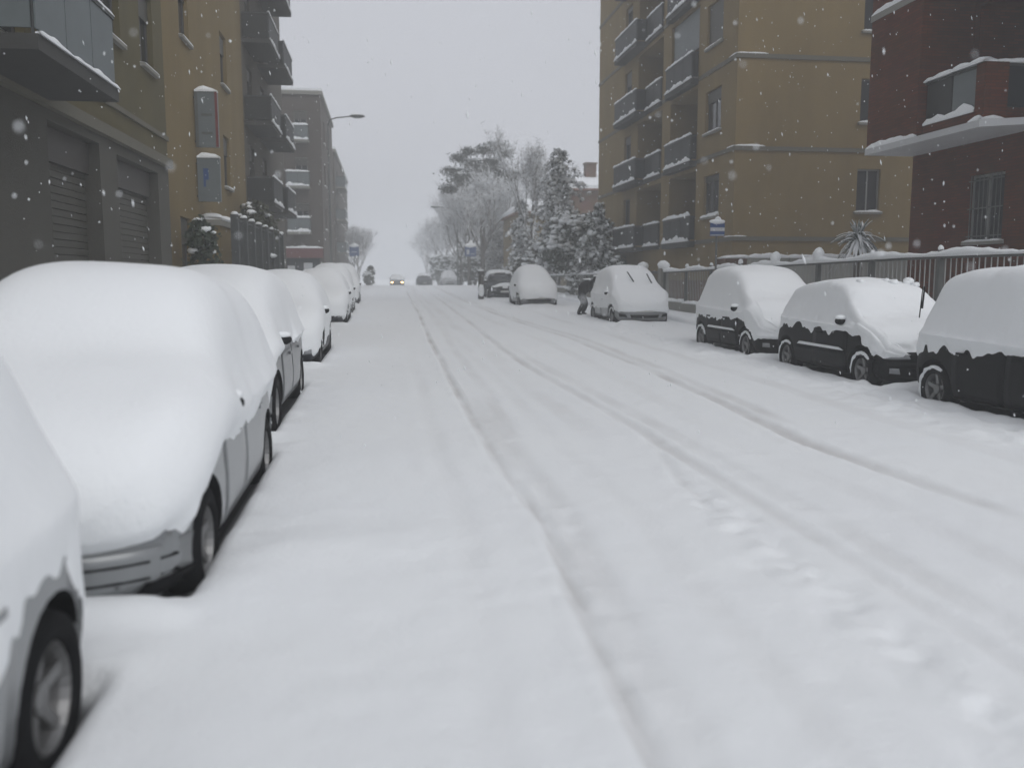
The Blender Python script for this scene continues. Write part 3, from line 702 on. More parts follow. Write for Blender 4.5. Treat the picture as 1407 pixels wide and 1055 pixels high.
def window(root, F, u0, u1, z0, z1, d=.10, frame=None, sill=True, snow=.07, blind=0.0, mull=1, bars=0):
    fr = frame or DFRAME; t = .05
    mb = MB()
    for b in ((u0,u0+t,z0,z1),(u1-t,u1,z0,z1),(u0+t,u1-t,z0,z0+t),(u0+t,u1-t,z1-t,z1)): F.box(mb, *b, d, d+.05)
    for k in range(mull):
        uu = u0+(u1-u0)*(k+1)/(mull+1); F.box(mb, uu-.025, uu+.025, z0+t, z1-t, d+.002, d+.05)
    wd = mb.build('window', fr, root)
    mb = MB(); F.box(mb, u0+t, u1-t, z0+t, z1-t, d+.030, d+.042); mb.build('pane', GLASS, wd)
    if blind:
        mb = MB(); k = 0; zz = z1-t
        while zz > z1-t-(z1-z0)*blind:
            F.box(mb, u0+.01, u1-.01, zz-.048, zz-.004, d-.035, d-.02); zz -= .05
        mb.build('roller_blind', SHUTTER, wd)
    if bars:
        mb = MB()
        for k in range(bars):
            uu = u0+(u1-u0)*(k+.5)/bars; mb.tube([F.p(uu,z0,-.03), F.p(uu,z1,-.03)], .011, 5)
        for zz in (z0+.12,(z0+z1)/2,z1-.12): F.box(mb, u0-.02, u1+.02, zz-.012, zz+.012, -.035, -.02)
        mb.build('window_grille', GIRON, wd)
    if sill:
        mb = MB(); F.box(mb, u0-.09, u1+.09, z0-.07, z0-.003, -.10, d-.003); s = mb.build('sill', CONC, wd)
        if snow: snow_bar('sill_snow', F, u0-.08, u1+.08, z0-.001, -.095, d-.02, snow, wd)
    return wd
def snow_bar(name, F, u0, u1, z, d0, d1, h, parent, seed=None, wav=.35, mi=None):
    """a rounded ridge of snow lying along u"""
    L = abs(u1-u0); n = max(4, int(L/.12)); rn = random.Random(seed if seed else hash((round(u0,2), round(z,2))) & 0xffff)
    ph = [rn.uniform(0,6) for _ in range(3)]; mb = MB(); prof = [(0,0),(-.06,.35),(.02,.75),(.22,.97),(.5,1.03),(.78,.97),(.98,.72),(1.0,.0)]
    for i in range(n+1):
        u = u0+(u1-u0)*i/n; hh = h*(1+wav*(.5*math.sin(u*3.1+ph[0])+.35*math.sin(u*7.7+ph[1])+.25*math.sin(u*15+ph[2])))
        e = min(1, .35+min(i, n-i)*.5); hh *= e
        for (a, b) in prof: mb.v.append(F.p(u, z+hh*b, d0+(d1-d0)*a))
    m = len(prof)
    for i in range(n):
        for k in range(m-1): mb.f.append((i*m+k, i*m+k+1, (i+1)*m+k+1, (i+1)*m+k)); mb.m.append(0)
    mb.f.append(tuple(range(m))); mb.m.append(0); mb.f.append(tuple(n*m+k for k in range(m))[::-1]); mb.m.append(0)
    return mb.build(name, SNOW, parent, True)
def balcony(root, F, u0, u1, z, proj, h=1.0, panel=None, slab=DCONC, snow=.10, ends=True, th=.14, d_in=0.0, rails=True, npan=3, edge=.0):
    mb = MB(); F.box(mb, u0, u1, z-th, z, -proj, d_in-.003); b = mb.build('balcony', slab, root)
    pm = panel or PANEL
    n = npan; g = .03
    for k in range(n):
        a = u0+.04+(u1-u0-.08)*k/n; c = u0+.04+(u1-u0-.08)*(k+1)/n
        mb = MB(); F.box(mb, a+g/2, c-g/2, z+.07, z+h-.06, -proj+.03, -proj+.05); mb.build('railing_panel', pm, b)
    if ends:
        for u in (u0+.03, u1-.05):
            mb = MB(); F.box(mb, u, u+.02, z+.07, z+h-.06, -proj+.07, -.02); mb.build('railing_panel', pm, b)
    mb = MB(); F.box(mb, u0+.01, u1-.01, z+h-.05, z+h, -proj+.01, -proj+.07)
    if ends:
        for u in (u0+.01, u1-.07): F.box(mb, u, u+.06, z+h-.05, z+h, -proj+.073, -.01)
    for k in range(n+1):
        u = u0+.03+(u1-u0-.09)*k/n; F.box(mb, u, u+.03, z+.0, z+h-.052, -proj+.052, -proj+.08)
    mb.build('railing', IRON, b)
    if snow:
        snow_bar('rail_snow', F, u0, u1, z+h, -proj+.005, -proj+.08, snow*.8, b)
        snow_bar('slab_snow', F, u0, u1, z, -proj-.03, -proj+.028, snow*1.1, b, wav=.6)
    return b
def shell(root, x0, x1, y0, y1, z0, z1, material, skip=(), name='wall'):
    """the plain walls and flat roof of a block, leaving out the faces named in skip"""
    mb = MB(); q = {'w':[(x0,y0),(x0,y1)],'e':[(x1,y0),(x1,y1)],'s':[(x0,y0),(x1,y0)],'n':[(x0,y1),(x1,y1)]}
    for k, (a, b) in q.items():
        if k in skip: continue
        mb.add([(*a,z0),(*b,z0),(*b,z1),(*a,z1)], [(0,1,2,3)])
    mb.build(name, material, root)
    mb = MB(); mb.box(x0-.15, x1+.15, y0-.15, y1+.15, z1, z1+.25); mb.build('roof', CONC, root)
    mb = MB(); mb.box(x0-.12, x1+.12, y0-.12, y1+.12, z1+.252, z1+.42); mb.build('roof_snow', SNOW, root)

# ---- right: ochre apartment block
xr, ya, yb = 12.3, 30.6, 51.0; ztop_ = 19.6
rb1 = thing('apartment_block', 'ochre apartment block with loggia balconies and grey floor bands', 'building', (0,0,0))
FX = Face('x', xr, 1); FY = Face('y', ya, 1)
zs = [3.05, 6.20, 9.35, 12.5, 15.65]
ops = []; wins = []; sm = []; lr = []; ll = []
for k, zf in enumerate(zs[:5]):
    wins.append((32.05, 33.65, zf+.85, zf+2.42)); sm.append((44.2, 45.4, zf+.95, zf+2.5))
    lr.append((34.55, 37.95, zf+.02, zf+2.78, 1.7)); ll.append((39.1, 43.0, zf+.02, zf+2.78, 1.7))
mb = MB(); wall_mesh(mb, FX, ya, yb, 0.25, ztop_, wins+sm+lr+ll, .2)
swin = [(16.95, 17.85, zf+.92, zf+2.45) for zf in zs[:5]]
wall_mesh(mb, FY, xr, 24, 0.25, ztop_, swin, .2)
mb.build('wall', OCHRE, rb1)
mb = MB(); mb.add([(xr,yb,.25),(24,yb,.25),(24,yb,ztop_),(xr,yb,ztop_)],[(0,1,2,3)]); mb.add([(24,ya,.25),(24,yb,.25),(24,yb,ztop_),(24,ya,ztop_)],[(0,1,2,3)]); mb.build('rear_wall', OCHRE, rb1)
mb = MB(); mb.box(xr-.4, 24.4, ya-.4, yb+.4, ztop_, ztop_+.3); mb.build('roof', CONC, rb1)
mb = MB(); mb.box(xr-.35, 24.3, ya-.35, yb+.35, ztop_+.302, ztop_+.5); mb.build('roof_snow', SNOW, rb1)
for zf in zs:
    for (a, b) in ((37.98,39.07),(45.65,yb)):
        mb = MB(); FX.box(mb, a, b, zf-.13, zf+.02, -.045, -.003); mb.build('floor_band', BAND, rb1)
    mb = MB(); FY.box(mb, xr+.0, 24, zf-.13, zf+.02, -.045, -.003); mb.build('floor_band', BAND, rb1)
    mb = MB(); FX.box(mb, ya-.04, 34.42, zf-.13, zf+.02, -.045, -.003); bd = mb.build('floor_band', BAND, rb1)
    snow_bar('band_snow', FY, xr-.03, xr+1.1 if zf in (6.2, 9.35) else xr+.5, zf+.02, -.05, -.004, .05, bd)
    snow_bar('band_snow', FX, ya-.04, ya+.7, zf+.02, -.05, -.004, .045, bd)
for i, o in enumerate(wins): window(rb1, FX, *o, d=.12, frame=DFRAME if i != 2 else FRAME, blind=.95 if i == 2 else (.25 if i == 1 else .1), snow=.13 if i == 0 else .05)
for i, o in enumerate(sm): window(rb1, FX, *o, d=.12, snow=.05, blind=.2*i % .5)
for i, o in enumerate(swin): window(rb1, FY, *o, d=.12, snow=.07, frame=FRAME if i == 0 else DFRAME, mull=1)
for k, zf in enumerate(zs[:5]):
    # doors at the back of the loggias
    for (u0, u1) in ((35.2, 36.4), (39.5, 41.2)):
        F2 = Face('x', xr+1.7, 1); mb = MB()
        F2.box(mb, u0, u1, zf+.03, zf+2.3, -.06, -.004); dd = mb.build('balcony_door', DFRAME, rb1)
        mb = MB(); F2.box(mb, u0+.08, u1-.08, zf+.12, zf+2.2, -.075, -.062); mb.build('pane', GLASS, dd)
    if k == 2:
        mb = MB(); FX.box(mb, 34.7, 37.9, zf+1.25, zf+2.76, .10, .13); mb.build('awning_screen', PANELG, rb1)
    balcony(rb1, FX, 34.52, 37.9, zf, .30, 1.0, PANEL, DCONC, .17 if k == 0 else .12, npan=3, d_in=-.0, th=.22)
    balcony(rb1, FX, 41.6, 45.6, zf, .55, 1.0, PANEL, DCONC, .12, npan=3, th=.20)
    balcony(rb1, FX, 39.12, 41.55, zf, .10, 1.0, PANEL, DCONC, .12, npan=2, ends=False, th=.18)
# things on the balconies
for (n, lab, y, z, c) in (('air_conditioner', 'white boxed unit on the third loggia balcony of the ochre block', 36.2, 9.36, CONC),):
    mb = MB(); mb.box(xr+.25, xr+.6, y, y+.8, z, z+.6); mb.box(xr+.23, xr+.248, y+.08, y+.72, z+.08, z+.52, 1); tag(mb.build(n, [c, DFRAME]), lab, 'unit')
mb = MB()
for (a,b,c,d) in ((xr-.55,xr-.5,35.0,35.7),(xr-.52,xr-.47,36.1,36.5)): mb.box(a,b,c,d,4.3,4.95)
# ground-floor plinth, entrance and low planters
mb = MB(); FX.box(mb, ya-.02, yb, .2, 1.5, -.09, -.05); FY.box(mb, xr-.05, 24, .2, 2.05, -.09, -.05); mb.build('plinth', BRICKP, rb1)

# ---- right: dark brick block, nearer
xw, xb_, y0b, y1b = 13.1, 11.84, 11.5, 21.0
rb2 = thing('brick_block', 'dark red brick block with projecting balcony and white soffit', 'building', (0,0,0))
FW = Face('x', xw, 1); FB = Face('x', xb_, 1)
win = (17.58, 18.70, 2.42, 3.88)
win2 = (13.6, 14.9, 2.42, 3.88)
mb = MB(); wall_mesh(mb, FW, y0b, y1b, .2, 4.66, [win, win2], .2)
mb.add([(xw,y1b,.2),(25,y1b,.2),(25,y1b,16),(xw,y1b,16)],[(0,1,2,3)]); mb.add([(xw,y0b,.2),(25,y0b,.2),(25,y0b,16),(xw,y0b,16)],[(0,1,2,3)])
# upper storeys: a deep loggia between brick piers
lo = [(16.5, 18.95, zf+.55, zf+2.75, 2.2) for zf in (4.75, 7.9, 11.05)]
wall_mesh(mb, FW, y0b, 18.9, 4.66, 16, [(13.0,18.7,5.0,7.55,2.0),(13.0,18.7,8.15,10.7,2.0),(13.0,18.7,11.3,13.85,2.0)], .2)
mb.build('wall', BRICK, rb2)
mb = MB(); mb.box(xb_, xw+.4, 18.90, y1b-.003, 4.80, 16); mb.build('brick_bay', BRICK, rb2)
mb = MB(); mb.box(xw-1.3, 25.1, y0b-.1, y1b+.1, 16, 16.3); mb.build('roof', CONC, rb2)
mb = MB(); mb.box(xw-1.25, 25.0, y0b-.05, y1b+.05, 16.302, 16.5); mb.build('roof_snow', SNOW, rb2)
window(rb2, FW, *win, d=.06, frame=FRAME, snow=.05, mull=1, bars=8); window(rb2, FW, *win2, d=.06, frame=FRAME, snow=.05, mull=1, bars=8)
for zf in (4.76, 7.91, 11.06):
    mb = MB(); mb.hexa([(xb_-.03,16.72,zf-.14),(xw-.003,16.0,zf-.14),(xw-.003,y1b+.02,zf-.14),(xb_-.03,y1b+.02,zf-.14),(xb_-.03,16.72,zf),(xw-.003,16.0,zf),(xw-.003,y1b+.02,zf),(xb_-.03,y1b+.02,zf)])
    sl = mb.build('balcony', SWHITE if zf < 5 else CONC, rb2)
    # low brick upstand and piers, smoked panels between them
    mb = MB(); mb.box(xb_+.12, xb_+.30, 17.10, 18.86, zf+.002, zf+.22); mb.build('upstand', BRICK, sl)
    mb = MB(); mb.box(xb_+.10, xb_+.62, 16.80, 17.08, zf+.002, zf+1.15); mb.build('pier', BRICK, sl)
    for (a, b) in ((17.12, 17.92), (17.96, 18.84)):
        mb = MB(); mb.box(xb_+.17, xb_+.20, a, b, zf+.24, zf+1.1); mb.build('railing_panel', PANELG if a < 17.5 else PANEL, sl)
    mb = MB(); mb.box(xb_+.65, xw-.01, 16.90, 16.93, zf+.30, zf+1.1); mb.build('railing_panel', GLASS, sl)
    mb = MB(); mb.box(xb_+.62, xw-.01, 16.86, 16.98, zf+.002, zf+.24); mb.build('upstand', BRICK, sl)
    mb = MB(); mb.box(xb_+.14, xb_+.24, 17.1, 18.88, zf+1.105, zf+1.15); mb.box(xb_+.64, xw-.02, 16.87, 16.96, zf+1.105, zf+1.15); mb.build('railing', IRON, sl)
    snow_bar('rail_snow', FB, 16.80, 17.9, zf+1.152, .06, .36, .14, sl, 3); snow_bar('rail_snow', FB, 17.9, 18.86, zf+1.152, .08, .30, .09, sl, 4, .6)
    snow_bar('rail_snow', Face('y',16.8,1), xb_+.3, xw-.02, zf+1.152, .03, .2, .10, sl, 5)
    snow_bar('slab_snow', FB, 17.1, 18.86, zf+.222, .10, .16, .16, sl, 6, .5); snow_bar('slab_snow', FB, 18.9, y1b, zf+.002, -.03, .0, .10, sl, 7)
    snow_bar('slab_snow', FB, 16.74, 17.1, zf+.002, -.02, .09, .12, sl, 8); snow_bar('slab_snow', Face('y',16.72,1), xb_, xb_+.6, zf+.002, .0, .07, .08, sl, 9)
    mb = MB(); mb.box(xw+1.90, xw+1.96, 14.2, 17.4, zf+.30, zf+2.6); dd = mb.build('balcony_door', DFRAME, rb2)
    mb = MB(); mb.box(xw+1.88, xw+1.898, 14.3, 15.8, zf+.4, zf+2.5); mb.box(xw+1.88, xw+1.898, 15.9, 17.3, zf+.4, zf+2.5); mb.build('pane', GLASS, dd)

# ---- the grey yard wall behind the railing
yw = thing('yard_wall', 'low grey concrete yard wall behind the railing, below the ochre block', 'wall', (0,0,0))
FYW = Face('y', 26.5, 1)
for k in range(6):
    u0 = 11.2+k*1.35; mb = MB(); FYW.box(mb, u0+.012, u0+1.338, .1, 2.22, 0, .16); mb.build('panel', YARD, yw)
snow_bar('snow_cap', FYW, 11.2, 19.3, 2.222, -.03, .19, .12, yw, 11)
pl = thing('garden_planter', 'low brown brick planter with snow top beside the street sign', 'planter', (0,0,0))
mb = MB(); mb.box(11.3, 13.0, 28.6, 29.5, .2, 2.25); mb.build('brick_box', BRICKP, pl)
snow_bar('snow_cap', Face('y',28.6,1), 11.3, 13.0, 2.252, -.02, .92, .10, pl, 12)

# ------------------------------------------------------------------ left side buildings
lb1 = thing('garage_building', 'olive building with two roller-shuttered garages and a balcony, nearest at left', 'building', (0,0,0))
FL = Face('x', -5.0, -1)
sh = [(14.55, 17.05, .30, 4.0, .45), (18.1, 21.2, .30, 3.95, .45)]
lw = [(17.5, 18.75, 6.1, 7.7), (20.2,21.3,6.1,7.7), (11.9,13.9,4.85,7.3)]
mb = MB(); wall_mesh(mb, FL, 4, 22.2, 4.2, 17, lw, .2); mb.build('wall', OLIVE, lb1)
mb = MB(); wall_mesh(mb, FL, 4, 22.2, .1, 4.2, sh, .2); mb.build('ground_floor_wall', GREYST, lb1)
shell(lb1, -16, -5.0, 4, 22.2, .1, 17, OLIVE, skip=('e',), name='side_wall')
mb = MB(); FL.box(mb, 4, 22.2, 4.16, 4.36, -.12, -.003); FL.box(mb, 4, 22.2, 4.78, 4.88, -.05, -.003); lg = mb.build('ledge', BAND, lb1)
for (u0,u1,z0,z1,d) in sh:
    mb = MB(); FL.box(mb, u0+.02, u1-.02, z1-.55, z1-.02, .18, .44); s = mb.build('shutter_box', DFRAME, lb1)
    base = None; zz = z0; k = 0
    while zz < z1-.58:
        if base is None:
            mb = MB(); FL.box(mb, u0+.03, u1-.03, zz+.006, zz+.116, .26, .29); b = mb.build('slat', SHUTTER, lb1); base = b
        else:
            b = base.copy(); C.objects.link(b); b.location.z = .122*k; b.location.x = .012*(k % 2)*-1
        zz += .122; k += 1
for o in lw: window(lb1, FL, *o, d=.12, snow=.03, blind=.3)
balcony(lb1, FL, 11.25, 14.4, 4.42, 1.1, 1.05, PANELG, DCONC, .05, npan=3, th=.18)

lb2 = thing('yellow_building', 'plain yellow building carrying two projecting signs on the left', 'building', (0,0,0))
FL2 = Face('x', -5.2, -1)
w2 = [(31.0, 32.2, 4.6, 6.3), (31.0,32.2,7.9,9.6), (25.0,26.2,7.9,9.6), (31.0,32.2,11.2,12.9), (24.2,25.4,1.2,3.2)]
mb = MB(); wall_mesh(mb, FL2, 22.25, 35.6, .1, 17.5, w2, .2); mb.build('wall', OCHRE_L, lb2)
shell(lb2, -16, -5.2, 22.25, 35.6, .1, 17.5, OCHRE_L, skip=('e',), name='side_wall')
for o in w2: window(lb2, FL2, *o, d=.12, snow=.06, blind=.3)
mb = MB(); FL2.box(mb, 26.6, 29.8, .12, 3.1, -.55, -.003); pc = mb.build('porch', OCHRE_L, lb2)
mb = MB(); mb.box(-5.14, -4.60, 26.55, 29.85, 3.1, 3.26); mb.build('porch_slab', CONC, lb2)
snow_bar('porch_snow', FL2, 26.55, 29.85, 3.262, -.60, -.05, .16, lb2, 21)

def hang_sign(name, label, y, x0, x1, z0, z1, face, extra):
    s = thing(name, label, 'sign', (0,0,0)); mb = MB(); mb.box(x0, x1, y, y+.16, z0, z1); mb.build('panel', face, s)
    mb = MB()
    for (a,b,c,d,mi) in extra: mb.box(a, b, y-.012, y-.003, c, d, mi)
    mb.build('print', [SRED, BLUE, GIRON, SWHITE], s)
    mb = MB(); 
    for zz in (z0+.15, z1-.15): mb.tube([(x0+.02,y+.08,zz),(-5.25,y+.08,zz)], .025, 6)
    mb.build('bracket', IRON, s)
    snow_bar('snow_cap', Face('y',y,1), x0, x1, z1+.002, -.02, .18, .13, s, int(y*10+z1))
hang_sign('projecting_sign', 'upper white sign with red edge and snow cap projecting from the yellow building', 26.4, -5.16, -4.55, 5.25, 6.75, PANELG,
          ((-4.62,-4.55,5.25,6.75,0), (-5.16,-5.08,5.25,6.75,2), (-5.0,-4.7,5.6,5.66,2), (-5.0,-4.7,6.1,6.16,2)))
hang_sign('projecting_sign', 'lower grey sign with blue mark projecting from the yellow building', 26.4, -5.16, -4.55, 3.75, 4.95, PANELG,
          ((-5.00,-4.86,4.35,4.66,1), (-5.00,-4.94,4.15,4.35,1)))

lb3 = thing('balcony_building', 'dark building with stacked snow-edged balconies behind the yellow one', 'building', (0,0,0))
FL3 = Face('x', -5.3, -1)
w3 = [(37.6, 38.9, zf+.05, zf+2.3) for zf in (4.6,7.7,10.8,13.9)] + [(41.5, 42.8, zf+.05, zf+2.3) for zf in (4.6,7.7,10.8,13.9)] + [(46.5,47.8,zf+.9,zf+2.3) for zf in (4.6,7.7,10.8)]
mb = MB(); wall_mesh(mb, FL3, 35.7, 50.0, .1, 18, w3, .2); mb.build('wall', DARKST, lb3)
shell(lb3, -16, -5.3, 35.7, 50.0, .1, 18, DARKST, skip=('e',), name='side_wall')
for o in w3: window(lb3, FL3, *o, d=.12, snow=0, sill=False, blind=.2)
for k, zf in enumerate((4.55, 7.65, 10.75, 13.85)):
    balcony(lb3, FL3, 36.6, 39.8, zf, 1.05, 1.0, PANEL, DCONC, .12, npan=3); balcony(lb3, FL3, 40.8, 44.4, zf+.0, 1.15, 1.0, PANEL, DCONC, .12, npan=3)

lb4 = thing('corner_building', 'flat-roofed grey-brown block with pale windows and a red shop fascia', 'building', (0,0,0))
FL4 = Face('x', -4.2, -1); FS4 = Face('y', 64.0, 1)
w4 = [(-7.6+.0, -5.0, zf, zf+1.9) for zf in (9.6, 6.6, 3.7)]
mb = MB(); wall_mesh(mb, FS4, -16, -4.2, .3, 14.0, [(-6.0,-5.15,zf+.3,zf+1.9) for zf in (11.0,7.9,4.8)], .2)
w4s = [(66.5,67.9,zf,zf+1.6) for zf in (5.0,8.1,11.1)]+[(70.5,71.9,zf,zf+1.6) for zf in (5.0,8.1,11.1)]
wall_mesh(mb, FL4, 64.0, 77.5, .3, 14.0, w4s, .2); mb.build('wall', GBROWN, lb4)
shell(lb4, -16, -4.2, 64.0, 77.5, .3, 14.0, GBROWN, skip=('e','s'), name='side_wall')
for zf in (11.0, 7.9, 4.8):
    window(lb4, FS4, -6.0, -5.15, zf+.3, zf+1.9, d=.08, frame=FRAME, snow=.1, blind=.3); balcony(lb4, FS4, -6.6, -5.0, zf-.1, .8, .95, PANELG, CONC, .16, npan=2)
for o in w4s: window(lb4, FL4, *o, d=.1, snow=.08)
mb = MB(); FS4.box(mb, -7.4, -4.25, 2.95, 3.6, -.35, -.003); fa = mb.build('shop_fascia', FASCIA, lb4); snow_bar('fascia_snow', FS4, -7.4, -4.25, 3.602, -.38, -.05, .14, fa, 31)
mb = MB(); FS4.box(mb, -7.2, -4.5, .9, 2.9, -.06, -.003); sf = mb.build('shop_window', GLASS, lb4)
mb = MB(); FS4.box(mb, -5.6, -5.0, .95, 2.6, -.09, -.062); FS4.box(mb, -6.7, -6.2, .95, 2.4, -.09, -.062); mb.build('door_leaf', SWHITE, lb4)

lb5 = thing('far_block', 'pale grey block with balconies beyond the corner building', 'building', (0,0,0))
FL5 = Face('x', -4.4, -1); FS5 = Face('y', 84.0, 1)
w5 = [(87+4*k, 88.4+4*k, zf, zf+1.6) for k in range(5) for zf in (4.0,7.0,10.0)]
mb = MB(); wall_mesh(mb, FL5, 84, 112, .3, 12.9, w5, .2); mb.add([(-16,84,.3),(-4.4,84,.3),(-4.4,84,12.9),(-16,84,12.9)],[(0,1,2,3)]); mb.build('wall', GBROWN, lb5)
shell(lb5, -16, -4.4, 84, 112, .3, 12.9, GBROWN, skip=('e','s'), name='side_wall')
for o in w5: window(lb5, FL5, *o, d=.1, snow=.08)
for zf in (3.9, 6.9, 9.9): balcony(lb5, FL5, 85.0, 90.0, zf, .9, .95, PANELG, CONC, .14, npan=3)

# ---- far right buildings behind the trees
def hip_roof(mb, x0, x1, y0, y1, z, h, ins, t=0):
    cy = (y0+y1)/2
    mb.add([(x0,y0,z),(x1,y0,z),(x1,y1,z),(x0,y1,z),(x0,y0,z+.15+t),(x1,y0,z+.15+t),(x1,y1,z+.15+t),(x0,y1,z+.15+t),(x0+ins,cy,z+h+t),(x1-ins,cy,z+h+t)],
           [(3,2,1,0),(0,1,5,4),(1,2,6,5),(2,3,7,6),(3,0,4,7),(4,5,9,8),(5,6,9),(6,7,8,9),(7,4,8)])
fb = thing('far_yellow_house', 'pale yellow house seen between the bare trees and the snowy conifer', 'house', (0,0,0))
FF = Face('y', 70.0, 1); wf = [(11.0,11.8,3.9,5.4),(12.4,13.2,3.9,5.4),(11.0,11.8,1.2,2.8)]
mb = MB(); wall_mesh(mb, FF, 10.6, 14.5, .4, 6.6, wf, .2); mb.add([(10.6,70,.4),(10.6,80,.4),(10.6,80,6.6),(10.6,70,6.6)],[(0,1,2,3)]); mb.build('wall', OCHRE, fb)
for o in wf: window(fb, FF, *o, d=.1, snow=.08, blind=.4)
mb = MB(); hip_roof(mb, 10.3, 14.8, 69.7, 80, 6.6, 1.3, 1.2); mb.build('roof', ROOFT, fb)
mb = MB(); hip_roof(mb, 10.27, 14.83, 69.67, 80.03, 6.72, 1.3, 1.2, .10); mb.build('roof_snow', SNOW, fb)
rh = thing('far_brick_house', 'reddish house with snow-white roof and chimney beside the ochre block', 'house', (0,0,0))
FR = Face('y', 72.0, 1); wr_ = [(16.0,16.9,5.2,6.8),(17.6,18.5,5.2,6.8),(16.0,16.9,2.0,3.6)]
mb = MB(); wall_mesh(mb, FR, 15.2, 23, .4, 8.6, wr_, .2); mb.add([(15.2,72,.4),(15.2,84,.4),(15.2,84,8.6),(15.2,72,8.6)],[(0,1,2,3)]); mb.build('wall', BRICKP, rh)
for o in wr_: window(rh, FR, *o, d=.1, snow=.08)
mb = MB(); hip_roof(mb, 14.7, 23.5, 71.5, 84.5, 8.6, 2.0, 2.5); rr2 = mb.build('roof', ROOFT, rh)
mb = MB(); hip_roof(mb, 14.66, 23.54, 71.46, 84.54, 8.72, 2.0, 2.5, .12); mb.build('roof_snow', SNOW, rh)
mb = MB(); mb.box(17.0,17.9,75,75.9,9.4,11.1); mb.box(16.92,17.98,74.92,75.98,11.1,11.22); mb.build('chimney', BRICKP, rr2)

# ------------------------------------------------------------------ railing fence on the right
fn = thing('railing_fence', 'grey railing fence on a low wall with snow-capped rail, right pavement', 'fence', (0,0,0))
FXF = Face('x', 10.0, 1)
def ftop(y): return 2.02 if y < 16 else 2.02-.0135*(y-16) if y < 32 else 1.80-.004*(y-32)
bays = [(10.4+2.3*k, 10.4+2.3*(k+1)) for k in range(9)] + [(34.0+2.4*k, 34.0+2.4*(k+1)) for k in range(12)]
for (a, b) in bays:
    t0, t1, gA = ftop(a), ftop(b), gz((a+b)/2)
    mb = MB(); FXF.box(mb, a, b, gA-.1, gA+.42, -.13, .13); mb.build('base_wall', CONC, fn)
    snow_bar('base_snow', FXF, a, b, gA+.422, -.14, .14, .10, fn, int(a*7))
    mb = MB(); mb.hexa([(9.97,a,t0-.05),(10.03,a,t0-.05),(10.03,b,t1-.05),(9.97,b,t1-.05),(9.97,a,t0),(10.03,a,t0),(10.03,b,t1),(9.97,b,t1)]); mb.build('top_rail', GIRON, fn)
    mb = MB(); n = int((b-a)/.15)
    for k in range(1, n):
        u = a+(b-a)*k/n; mb.box(9.992, 10.008, u-.008, u+.008, gA+.42, ftop(u)-.05)
    o = mb.build('bars', CHROMEG, fn); o['kind'] = 'stuff'
    sb = MB(); 
    n = 16; prof = [(-.060,-.03),(-.085,.03),(-.06,.095),(0,.125),(.06,.095),(.085,.03),(.060,-.03)]; m = len(prof)
    rn = random.Random(int(a*31))
    for i in range(n+1):
        u = a+(b-a)*i/n; s = .85+.35*math.sin(u*2.3)+rn.uniform(-.12,.12)
        for (dx, dz) in prof: sb.v.append((10+dx*(.8+.2*s), u, ftop(u)+max(-.01,dz*s)))
    for i in range(n):
        for k in range(m-1): sb.f.append((i*m+k, i*m+k+1, (i+1)*m+k+1, (i+1)*m+k)); sb.m.append(0)
    sb.build('rail_snow', SNOW, fn, True)
for k, y in enumerate([a for a, b in bays] + [bays[8][1], bays[-1][1]]):
    t = ftop(y); mb = MB(); mb.box(9.95, 10.05, y-.05, y+.05, gz(y)+.3, t+.06); mb.blob((10,y,t+.09), .06, 8, 6); po = mb.build('post', GIRON, fn)
    big = y in (bays[4][0], bays[8][1], bays[9][0], bays[5][0])
    s = .15 if big else random.uniform(.05,.085)
    mb = MB(); mb.blob((10+random.uniform(-.02,.02), y, t+.10+s*.6), (s*.9,s*.9,s*1.05), 10, 7, .10); mb.build('snow_cap', SNOW, po, True)
# gate with a ring ornament
gt = thing('garden_gate', 'dark iron gate with ring ornament and brick base, behind the pale grey car', 'gate', (10.0, 32.6, gz(32.6)))
for y in (-1.3, 1.3):
    mb = MB(); mb.box(-.16,.16,y-.16,y+.16,-.1,1.55); mb.build('pillar', CONC, gt)
    mb = MB(); mb.blob((0,y,1.66),(.23,.23,.17),10,7,.1); mb.build('snow_cap', SNOW, gt, True)
mb = MB(); mb.box(-.03,.03,-1.13,1.13,1.38,1.46); mb.box(-.03,.03,-1.13,1.13,.28,.36); mb.box(-.03,.03,-1.13,-1.06,.28,1.46); mb.box(-.03,.03,1.06,1.13,.28,1.46)
for k in range(17): mb.tube([(0,-1.0+k*.125,.36),(0,-1.0+k*.125,1.38)], .010, 5)
mb.build('gate_frame', IRON, gt)
mb = MB(); pts = [(-.04,.42*math.cos(R(a)),.90+.42*math.sin(R(a))) for a in range(0,361,20)]; mb.tube(pts, .035, 6, caps=False); mb.build('ring', IRON, gt, True)
mb = MB(); pts = [(-.07,.43*math.cos(R(a)),.93+.43*math.sin(R(a))) for a in range(190,351,10)]; mb.tube(pts, .045, 6); mb.build('ring_snow', SNOW, gt, True)
bx = thing('meter_cabinet', 'grey utility cabinet with flat snow top in front of the garden gate', 'cabinet', (9.55, 31.6, gz(31.6)+.12))
mb = MB(); mb.box(-.2,.2,-.55,.55,0,.55); mb.build('casing', GIRON, bx)
mb = MB(); mb.box(-.215,-.202,-.5,-.02,.06,.5); mb.box(-.215,-.202,.02,.5,.06,.5); mb.build('door', CONC, bx)
snow_bar('snow_cap', Face('x',-.22,1), -.57, .57, .552, 0, .44, .18, bx, 44)

